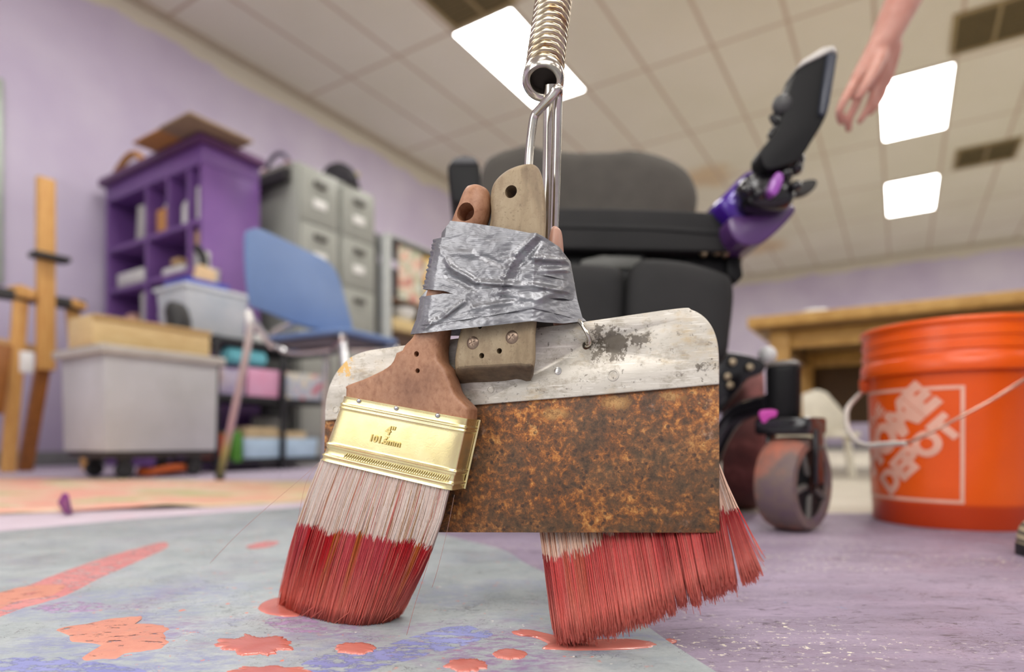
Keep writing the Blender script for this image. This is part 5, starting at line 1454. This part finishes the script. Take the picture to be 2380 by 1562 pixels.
# vertical seam on the right edge
sm = [pl(*fq(1, v), FO) - NN * .0235 + ax_ * .0006 for v in np.linspace(0, 1, 12)]
add_tube(fe, sm, .0012, 8)
fo = obj('ferrule', fe, m_brass, lb_, ang=45, label='shiny brass ferrule')
ay_ = NN.cross(ax_).normalized()
if ay_.z < 0: ay_ = -ay_
def emboss(s, px, py, size, name, lab):
    bm = text_bm(s, size, .00004, .0004, 1.0, .00028)
    c = pl(px, py, FO + .0002)
    for v_ in bm.verts:
        p = v_.co.copy(); v_.co = c + ax_ * (p.x + p.y * .12) + ay_ * p.y + NN * p.z
    return bm
bm = emboss('4"', 905, 1011, .0098, '', '')
join(bm, emboss('101.6mm', 893, 1032, .0078, '', ''))
c = pl(900, 1015, FO); join(bm, box(c - NN * .0002, ax_ * .0036, ay_ * .0006, NN * .0007))
obj('size_stamp', bm, M('brass_stamp', C(206, 186, 122), .3, .9), fo, recalc=False, label='embossed size marking')
for x, y in ((834, 932), (921, 949), (1017, 966)):
    obj('nail', lathe([(0, .0016), (.0010, .0014), (.0018, .0006), (.0020, -.0005), (0, -.0005)], pl(x, y, FO + .0003), NN, 16), M('steel_nail', C(190, 190, 196), .2, .9) if x == 834 else bpy.data.materials['steel_nail'], fo)
# bristles
tipx = ([0, .18, .42, .66, .84, 1.0], [(652, 1408), (700, 1432), (776, 1450), (842, 1456), (884, 1452), (908, 1446)])
items = []
R_ = np.random.default_rng(3)
NCL = 17
def lsb(a, r0): return .425 + .035 * n1(a * 9, 1.1) + .025 * n1(a * 31, 2.2) + (r0 - .5) * .04
def lcol(a, s, r0, kind):
    sb = lsb(a, r0)
    pale = L3(250, 234, 226)
    if kind < .10: pale = L3(214, 178, 142)
    elif kind < .17: pale = L3(226, 150, 138)
    elif kind < .5: pale = L3(253, 244, 238)
    k = n1(a * 6 + 3, 4.4)
    red = L3(206, 36, 50) * (0.8 + .5 * r0) if k > -.15 else L3(224, 92, 106)
    if abs(a - .30) < .018 or abs(a - .455) < .02 or abs(a - .90) < .03: red = L3(214, 120, 44)
    if kind > .82: red = L3(232, 142, 128)
    coral = np.minimum(L3(252, 156, 140) * (.86 + .3 * r0), .97)
    if s < sb: return pale
    f = min(max((s - sb - .12) / .36, 0), 1)
    return red * (1 - f) + coral * f
for i in range(11500):
    fill = i < 1300
    a = R_.random(); d = (.07 + .88 * R_.random()) if fill else R_.random() ** 1.5; kd = R_.random(); r0 = R_.random()
    ci = math.floor(a * NCL + .35 * n1(a * 5, 7)); ctr = (ci + .5) / NCL
    x, y = fq(.012 + .976 * a, .985)
    root = pl(x, y, FO - .002 - (FT - .004) * d)
    aT = a + (ctr - a) * .45 * R_.random() + R_.normal(0, .006)
    tx, ty = pw(aT, *tipx)
    jit = abs(R_.normal(0, 1)) * 4
    ft = FL(tx, ty - 2, .001) - NN * (.018 * d - .002)
    tip = ft + V(R_.normal(0, .0012), R_.normal(0, .0012), abs(R_.normal(0, .0022)) + .0004)
    cx, cy = pw(a, [0, .5, 1], [(674, 1240), (842, 1270), (1014, 1290)])
    ctl = pl(cx, cy, FO - .001 - (FT - .004) * d + .003 * math.sin(PI * a) * (1 - d))
    ctl = ctl + V(R_.normal(0, .0008), R_.normal(0, .0006), 0) + (ctr - a) * .03 * ax_ * .4
    sv = lsb(a, .5 if fill else r0); ss = np.array([0, .22, sv - .012, sv + .002, .62, .78, .91, 1.0])
    pts = [np.array(bez(root, ctl, tip, s_)) for s_ in ss]
    if r0 > .985: pts[-1] = pts[-1] + np.array((R_.normal(0, .006), R_.normal(0, .004), .002)); pts[-2] = pts[-2] + np.array((R_.normal(0, .003), 0, 0))
    if fill: tip_k = [lcol(a, s_, .45, .6) * .92 for s_ in ss]
    items.append((pts, .0013 if fill else .00026 + .00018 * R_.random(), tip_k if fill else [lcol(a, s_, r0, kd) for s_ in ss]))
def stray(pxs, r, c0, c1, off=.02):
    q = cr([pl(x, y, off) for x, y in pxs], 6)
    K = len(q)
    return ([np.array(p) for p in q], r, [c0 * (1 - i / K) + c1 * (i / K) for i in range(K)])
wp, rdp = L3(226, 208, 200), L3(206, 110, 100)
items += [stray([(742, 1074), (700, 1112), (620, 1180), (548, 1246), (488, 1309)], .00016, wp, rdp), stray([(742, 1076), (712, 1120), (694, 1200), (680, 1280)], .00016, wp, rdp),
          stray([(744, 1078), (704, 1190), (676, 1300), (660, 1360)], .00018, wp, rdp), stray([(1056, 1150), (1040, 1230), (1018, 1320), (1004, 1366)], .00016, wp, rdp),
          stray([(1010, 1190), (1002, 1280), (966, 1400), (944, 1480)], .00018, L3(220, 160, 140), L3(216, 130, 120), .022)]
strands('bristles', items, m_fil, lb_)

# --- right brush (behind the blade)
rb_ = thing('paintbrush', 'second paintbrush behind the rusty blade, its splayed coral bristles lifted at right', 'paintbrush', V(*pl(1320, 1490, -.005).xy, 0))
obj('handle', loft_px([
    (1285, 531, 1296, 528, -.006, -.006, .008, 2), (1278, 545, 1306, 541, -.006, -.006, .016, 2.2), (1270, 590, 1312, 584, -.006, -.006, .022, 2.4), (1272, 690, 1318, 684, -.010, -.010, .022, 2.6),
    (1292, 790, 1366, 776, -.018, -.018, .024, 3), (1310, 850, 1470, 820, -.024, -.024, .022, 5), (1268, 905, 1580, 856, -.030, -.030, .021, 8), (1262, 928, 1588, 876, -.032, -.032, .021, 9)], 5, 36),
    M('pinkish_brown_handle', C(176, 132, 112), .4, var=.1), rb_, ang=60, label='pinkish brown wooden handle')
rings = []
for i in range(21):
    v = i / 20
    l_, r_ = pl(1262 - 30 * v, 925 + 152 * v, -.034), pl(1590 + 58 * v, 872 + 140 * v, -.034)
    c = (l_ + r_) / 2 - NN * (.010 * v); b = .0008 * math.exp(-((v - .15) / .05) ** 2) + .001 * math.exp(-((v - .85) / .05) ** 2)
    rings.append(super_ring(c, (r_ - l_) / 2, NN * (.0115 + b), 10, 40))
obj('ferrule', add_loft(bmesh.new(), rings), m_brass, rb_, ang=45)
fT = ([0, .3, .62, .82, 1.0], [(1290, 1480), (1420, 1449), (1556, 1398), (1640, 1362), (1706, 1336)])
bT = ([0, .3, .62, .82, 1.0], [(1300, 1496), (1422, 1474), (1562, 1424), (1644, 1394), (1713, 1366)])
cuts_ = [0, .07, .16, .25, .33, .42, .51, .585, .655, .715, .80, .90, 1.001]
def rsb(a, r0, sb0=None): return (.585 - .07 * math.exp(-((a - .42) / .14) ** 2) if sb0 is None else sb0) + .04 * n1(a * 10, 5.5) + (r0 - .5) * .05
def rcol(a, s, r0, kd, sb0=None):
    sb = rsb(a, r0, sb0)
    if 0: sb = (.585 - .07 * math.exp(-((a - .42) / .14) ** 2) if sb0 is None else sb0) + .04 * n1(a * 10, 5.5) + (r0 - .5) * .05
    pale = L3(252, 224, 206) if kd > .3 else L3(252, 238, 232)
    if kd < .12: pale = L3(206, 140, 110)
    red = L3(232, 98, 98) * (.8 + .35 * r0)
    if .10 < a < .26 and n1(a * 40, 2) > -.1: red = red * .5 + L3(222, 130, 90) * .5
    if .60 < a < .68 or a > .85: red = L3(196, 48, 56) * (.8 + .4 * r0)
    if a < .03: red = L3(170, 24, 36)
    if kd > .9: red = L3(226, 128, 118)
    coral = np.minimum(L3(252, 152, 138) * (.86 + .3 * r0) * (1.12 if s > .9 else 1), .97)
    if s < sb: return pale
    f = min(max((s - sb - .1) / .35, 0), 1)
    return red * (1 - f) + coral * f
items = []
for i in range(12500):
    fill = i < 1300
    a = R_.random(); d = (.07 + .88 * R_.random()) if fill else R_.random() ** 1.3; kd = R_.random(); r0 = R_.random()
    ci = max(k for k in range(len(cuts_) - 1) if cuts_[k] <= a); ctr = (cuts_[ci] + cuts_[ci + 1]) / 2
    gap = .46 if ci in (7, 8, 9) else .09
    root = pl(1236 + (1646 - 1236) * a, 1076 - 64 * a, -.036 - .018 * d)
    aT = a + (ctr - a) * gap + R_.normal(0, .004)
    fx, fy = pw(aT, *fT); bx_, by_ = pw(aT, *bT)
    tip = pl(fx, fy, .014).lerp(pl(bx_, by_, -.008), d)
    ln = (.95 if fill else 1) + R_.normal(0, .02) - abs(n1(a * 25, 3.3)) * .025 - (.02 if ci in (8,) else 0)
    tip = root + (tip - root) * ln + V(R_.normal(0, .0008), R_.normal(0, .0008), 0)
    ctl = root.lerp(tip, .5) + V(R_.normal(0, .0006), R_.normal(0, .0006), 0) - ax_ * (ctr - a) * .01
    sv = rsb(a, .45 if fill else r0); ss = np.array([0, .3, sv - .012, sv + .002, .78, .92, 1.0])
    items.append(([np.array(bez(root, ctl, tip, s_)) for s_ in ss], .0011 if fill else .00027 + .0002 * R_.random(), [rcol(a, s_, .45 if fill else r0, .6 if fill else kd) * (.92 if fill else 1) for s_ in ss]))
for i in range(1100):                                    # loose tuft bent out to the right
    a = R_.random(); d = R_.random(); kd = R_.random(); r0 = R_.random()
    root = pl(1632 + 16 * a, 1016 - 4 * a, -.036 - .016 * d)
    x, y = (1722 + 46 * a, 1350 - 30 * a ** 1.5)
    if r0 > .97: x, y = x + 10, y - 30 * a
    tip = pl(x, y, .012 - .016 * d)
    tip = root + (tip - root) * (1 + R_.normal(0, .022) - .03 * abs(n1(a * 9, 6)))
    ctl = pl(1676 + 16 * a, 1150, -.020 - .012 * d)
    sv = rsb(.95, r0, .62); ss = np.array([0, .2, .42, sv - .012, sv + .002, .82, .92, 1.0])
    items.append(([np.array(bez(root, ctl, tip, s_)) for s_ in ss], .00028 + .0002 * R_.random(), [rcol(.95, s_, r0, kd, .62) for s_ in ss]))
items += [stray([(1750, 1250), (1764, 1278), (1779, 1280)], .00016, wp, rdp, .005), stray([(1740, 1230), (1765, 1290), (1776, 1306)], .0003, rdp, L3(222, 140, 90), .006),
          stray([(1262, 1300), (1272, 1380), (1280, 1420)], .00016, wp, rdp, .006)]
strands('bristles', items, m_fil, rb_)

# --- silver tape
t = NT('silver_cloth_tape')
uvn = t.n('ShaderNodeUVMap'); uvn.uv_map = 'uv'
wv = t.n('ShaderNodeTexWave', wave_type='BANDS', bands_direction='Y'); wv.inputs['Scale'].default_value = 11; wv.inputs['Distortion'].default_value = 1.2; wv.inputs['Detail'].default_value = 2
t.l(uvn.outputs[0], wv.inputs['Vector'])
ns = t.noise(26, 4, .6, t.mapv((1, 1, 2)))
t.color(t.ramp(t.noise(45, 4), [(0.3, C(118, 118, 121)), (0.7, C(144, 145, 149))]))
t.set(Metallic=.62, Roughness=t.ramp(ns, [(0.3, .24), (0.7, .40)]))
b1 = t.n('ShaderNodeBump'); b1.inputs['Strength'].default_value = .10; b1.inputs['Distance'].default_value = .0006; t.l(wv.outputs['Fac'], b1.inputs['Height'])
b2 = t.n('ShaderNodeBump'); b2.inputs['Strength'].default_value = .28; b2.inputs['Distance'].default_value = .003; t.l(t.noise(75, 4, .55, t.mapv((1, 1, 2.2)), .8), b2.inputs['Height']); t.l(b1.outputs[0], b2.inputs['Normal'])
t.l(b2.outputs[0], t.b.inputs['Normal'])
m_tape = t.m
CRE = [(1243, 548, 1200, 590, 6, .0026), (1200, 590, 1172, 645, 6, .0026), (1172, 645, 1163, 692, 5, .0022), (1256, 560, 1215, 610, 6, -.0018), (1215, 610, 1188, 668, 6, -.0014),
       (1038, 606, 1056, 632, 6, .0016), (1050, 622, 1108, 656, 6, .0026), (1108, 656, 1215, 664, 6, .0024), (1040, 640, 1104, 672, 8, -.0016),
       (1235, 598, 1322, 606, 6, .0022), (1275, 628, 1332, 628, 5, .0022), (1250, 616, 1322, 618, 6, -.0012), (1060, 588, 1110, 590, 8, .0014), (1110, 590, 1165, 614, 7, -.0014),
       (1236, 662, 1318, 678, 5, .0022), (1150, 692, 1235, 702, 7, -.0014), (1203, 678, 1210, 702, 4, .0014), (1015, 748, 1076, 702, 5, .0022), (1236, 702, 1330, 660, 9, .0016), (1100, 716, 1230, 694, 6, .0012), (990, 762, 1012, 742, 5, .0018)]
def crease(px, py):
    s = 0
    for x0, y0, x1, y1, w_, h_ in CRE:
        dx, dy = x1 - x0, y1 - y0
        u_ = min(max(((px - x0) * dx + (py - y0) * dy) / (dx * dx + dy * dy), 0), 1)
        d2 = (px - x0 - u_ * dx) ** 2 + (py - y0 - u_ * dy) ** 2
        if d2 < 900: s += 1.35 * h_ * math.exp(-d2 / (w_ * w_)) * (.35 + .65 * math.sin(PI * min(max(u_, .12), .88)))
    return s
OFFX = [0, .03, .07, .143, .286, .43, .571, .714, .857, 1]
OFFP = [.020, .0318, .0338, .0340, .0340, .0330, .0300, .0255, .0125, .0000]
tp = thing('duct_tape_wrap', 'wrinkled silver tape wound around the handles, binding the tools together', 'tape', pl(1160, 765, .03))
def tape(top, bot, lift, rows, seed, torn=0.0):
    bm = bmesh.new(); uvl = bm.loops.layers.uv.new('uv')
    m = 112; mb = 26
    xs = np.linspace(0, 1, len(top))
    grid = []
    for r in range(rows + 1):
        f = r / rows; ring = []
        for k in range(m):
            a = k / (m - 1)
            T_, B_ = pw(a, xs, top), pw(a, xs, bot)
            px, py = T_ + (B_ - T_) * f
            px -= (7 + 5 * max(0, (py - 690) / 80)) * max(0, 1 - a * 9)
            if torn and k < 3: px += torn * noise.noise(V(f * 22, seed, 0))
            off = float(np.interp(a, OFFX, OFFP)) + lift
            e = min(1, min(a, 1 - a) * 14)
            off += (crease(px, py) + .0007 * noise.noise(V(px * .03, py * .045, seed)) + .0004 * noise.noise(V(px * .09, py * .12, seed + 5))) * e
            ring.append((pl(px, py, off), a, f))
        pr_, pf_ = ring[-1][0], ring[0][0]
        for k in range(1, mb):
            a = k / mb
            p = pr_.lerp(pf_, a) - NN * (.026 + lift) * math.sin(PI * a) ** .6
            ring.append((p, 1 + a * .6, f))
        grid.append([(bm.verts.new(p), u_, v_) for p, u_, v_ in ring])
    n_ = len(grid[0])
    for a_, b_ in zip(grid[:-1], grid[1:]):
        for k in range(n_):
            q = (a_[k], a_[(k + 1) % n_], b_[(k + 1) % n_], b_[k])
            fc_ = bm.faces.new([x[0] for x in q])
            for lp, x in zip(fc_.loops, q): lp[uvl].uv = (x[1] * 3, x[2])
    return bm
LY = [([(1034, 540), (1046, 513), (1100, 519), (1160, 528), (1245, 544), (1264, 556), (1300, 585), (1322, 615)], [(1016, 640), (1035, 640), (1100, 640), (1160, 640), (1245, 640), (1270, 640), (1310, 650), (1336, 660)], 0, 34, 1, 0),
      ([(1014, 556), (1046, 548), (1100, 546), (1160, 544), (1246, 541), (1262, 549), (1300, 574), (1326, 608)], [(990, 672), (1030, 676), (1090, 694), (1150, 690), (1236, 690), (1262, 692), (1310, 694), (1343, 702)], .0009, 56, 2, 5),
      ([(984, 690), (1030, 682), (1078, 684), (1120, 672), (1238, 660), (1262, 662), (1290, 666), (1336, 676)], [(976, 757), (1018, 752), (1090, 741), (1150, 732), (1238, 716), (1262, 721), (1308, 733), (1356, 746)], .0019, 44, 3, 0),
      ([(976, 745), (1018, 738), (1090, 728), (1150, 720), (1238, 704), (1262, 709), (1308, 722), (1350, 735)], [(966, 777), (1012, 771), (1090, 762), (1150, 756), (1236, 746), (1262, 749), (1310, 752), (1363, 746)], .0011, 34, 4, 0)]
for i, (a_, b_, lf, rw, sd, tn) in enumerate(LY):
    obj('tape_layer', tape(a_, b_, lf, rw, sd, tn), m_tape, tp, ang=70)
obj('tape_flap', prism([pl(x, y, .012) for x, y in ((998, 664), (984, 682), (973, 694), (978, 708), (986, 716), (1000, 700))], -NN * .004, .0006), m_tape, tp)

# --- spring and wire bail
m_steel = NT('zinc_steel'); m_steel.color(m_steel.ramp(m_steel.noise(50, 4), [(0.3, C(186, 178, 166)), (0.7, C(214, 210, 202))])); m_steel.set(Metallic=1.0, Roughness=.2); m_steel = m_steel.m
m_coil = NT('tarnished_spring_steel'); m_coil.color(m_coil.ramp(m_coil.noise(55, 4, .6), [(0.28, C(134, 92, 52)), (0.42, C(176, 160, 134)), (0.7, C(206, 196, 176))])); m_coil.set(Metallic=.95, Roughness=.24); m_coil = m_coil.m
S0, S1 = pl(1263, 184, -.008), pl(1286, 4, -.045)
AX = (S1 - S0).normalized()
sp_ = thing('steel_spring', 'steel coil spring with wire bail holding the taped tools from above', 'spring', S0)
hU = AX.cross(V(0, 1, 0)).normalized(); hV = AX.cross(hU)
PITCH, RC, RW = .0071, .0127, .00285
tn_ = 30
pts = [S0 + AX * (.006 + PITCH * k / 18) + (hU * math.cos(2 * PI * k / 18) + hV * math.sin(2 * PI * k / 18)) * RC for k in range(tn_ * 18)]
obj('coil', tube(pts, RW, 10), m_coil, sp_)
obj('end_cup', lathe([(.0092, .001), (.0108, -.0035), (.0140, -.0045), (.0162, -.002), (.0162, .004), (.0150, .0085), (.0118, .0085), (.0098, .0065)], S0 - AX * .001, (AX + V(.0, .15, 0)).normalized(), 40, True), m_steel, sp_, ang=60)
obj('cup_shade_disc', lathe([(0, .0045), (.0118, .0045), (.0118, .0065), (0, .0065)], S0 - AX * .001, (AX + V(.0, .15, 0)).normalized(), 28), M('cup_inner_shade', C(40, 32, 28), .5, .3), sp_)  # dark disc added to stand for the shade inside the cup opening
obj('coil_shade_core', lathe([(0, .004), (.0106, .008), (.0104, .20), (0, .20)], S0, AX, 28), M('coil_inner_shade', C(34, 28, 24), .6), sp_)  # added dark cylinder, paints the interior shade seen between the coils
def rod(name, lst, r, par=sp_, n=12, sub=5):
    return obj(name, tube(cr([pl(x, y, o_) for x, y, o_ in lst], sub), r, n), m_steel, par)
rod('wire_bail', [(1227, 420, -.006), (1231, 350, -.006), (1238, 290, -.005), (1243, 268, -.004), (1252, 256, -.002), (1280, 226, .004), (1292, 210, .006), (1297, 206, .004), (1298, 216, -.002), (1297, 240, -.006), (1295, 330, -.014), (1292, 440, -.022), (1288, 560, -.030), (1286, 610, -.032)], .0034)
rod('rear_rod', [(1282, 200, -.016), (1281, 300, -.024), (1278, 420, -.034), (1274, 560, -.044)], .0064, n=16)
TOPS = S0 + AX * (.006 + PITCH * tn_)
obj('pole', tube([TOPS - AX * .02, TOPS + AX * .10, TOPS + V(-.02, .12, .8)], .0095, 16), m_steel, sp_)
# wire ring through the metal back
rg = cr([pl(1363, 804, .0015), pl(1371, 797, .0052), pl(1366, 778, .0098), pl(1354, 757, .0090), pl(1346, 746, .0045), pl(1344, 744, -.001), pl(1346, 752, -.0060), pl(1354, 778, -.0075), pl(1360, 800, -.0045)], 6, True)
o = obj('wire_ring', tube(rg, .00155, 10, True), m_steel)
tag(o, 'small bent steel wire ring through the upper edge of the grey metal back', 'ring')

# ------------------------------------------------------------------ camera, world, view
cam = bpy.data.cameras.new('camera'); co = bpy.data.objects.new('camera', cam); COL.objects.link(co)
co.location = (0, 0, CH); co.rotation_euler = (PI / 2, 0, 0)
cam.sensor_fit = 'HORIZONTAL'; cam.sensor_width = 36.0; cam.lens = F / 2380 * 36.0
cam.shift_x = 0; cam.shift_y = (HY - 781) / 2380
cam.clip_start = .02; cam.clip_end = 60
cam.dof.use_dof = True; cam.dof.focus_distance = .465; cam.dof.aperture_fstop = 2.8
SC.camera = co
for nm, loc, pw_, sx_, sy_ in (('photo_softbox', (-1.25, -.42, .66), 9.0, .8, .9), ('photo_softbox_overhead', (.15, -1.2, 1.5), 23.0, 1.4, .9)):
    kl = bpy.data.lights.new(nm, 'AREA'); kl.shape = 'RECTANGLE'; kl.size = sx_; kl.size_y = sy_; kl.energy = pw_; kl.color = (1.0, .97, .93)
    ko = bpy.data.objects.new(nm, kl); COL.objects.link(ko)
    ko.location = loc; ko.rotation_euler = (V(0.0, .47, .14) - ko.location).to_track_quat('-Z', 'Y').to_euler()
w = bpy.data.worlds.new('room_ambient'); SC.world = w; w.use_nodes = True
bg = w.node_tree.nodes['Background']; bg.inputs[0].default_value = (.95, .93, .96, 1); bg.inputs[1].default_value = .5
SC.cycles.max_bounces = 8; SC.cycles.diffuse_bounces = 3; SC.cycles.glossy_bounces = 3; SC.cycles.transparent_max_bounces = 6
SC.view_settings.view_transform = 'Standard'; SC.view_settings.look = 'None'
SC.view_settings.exposure = 0.0; SC.view_settings.gamma = 1.0
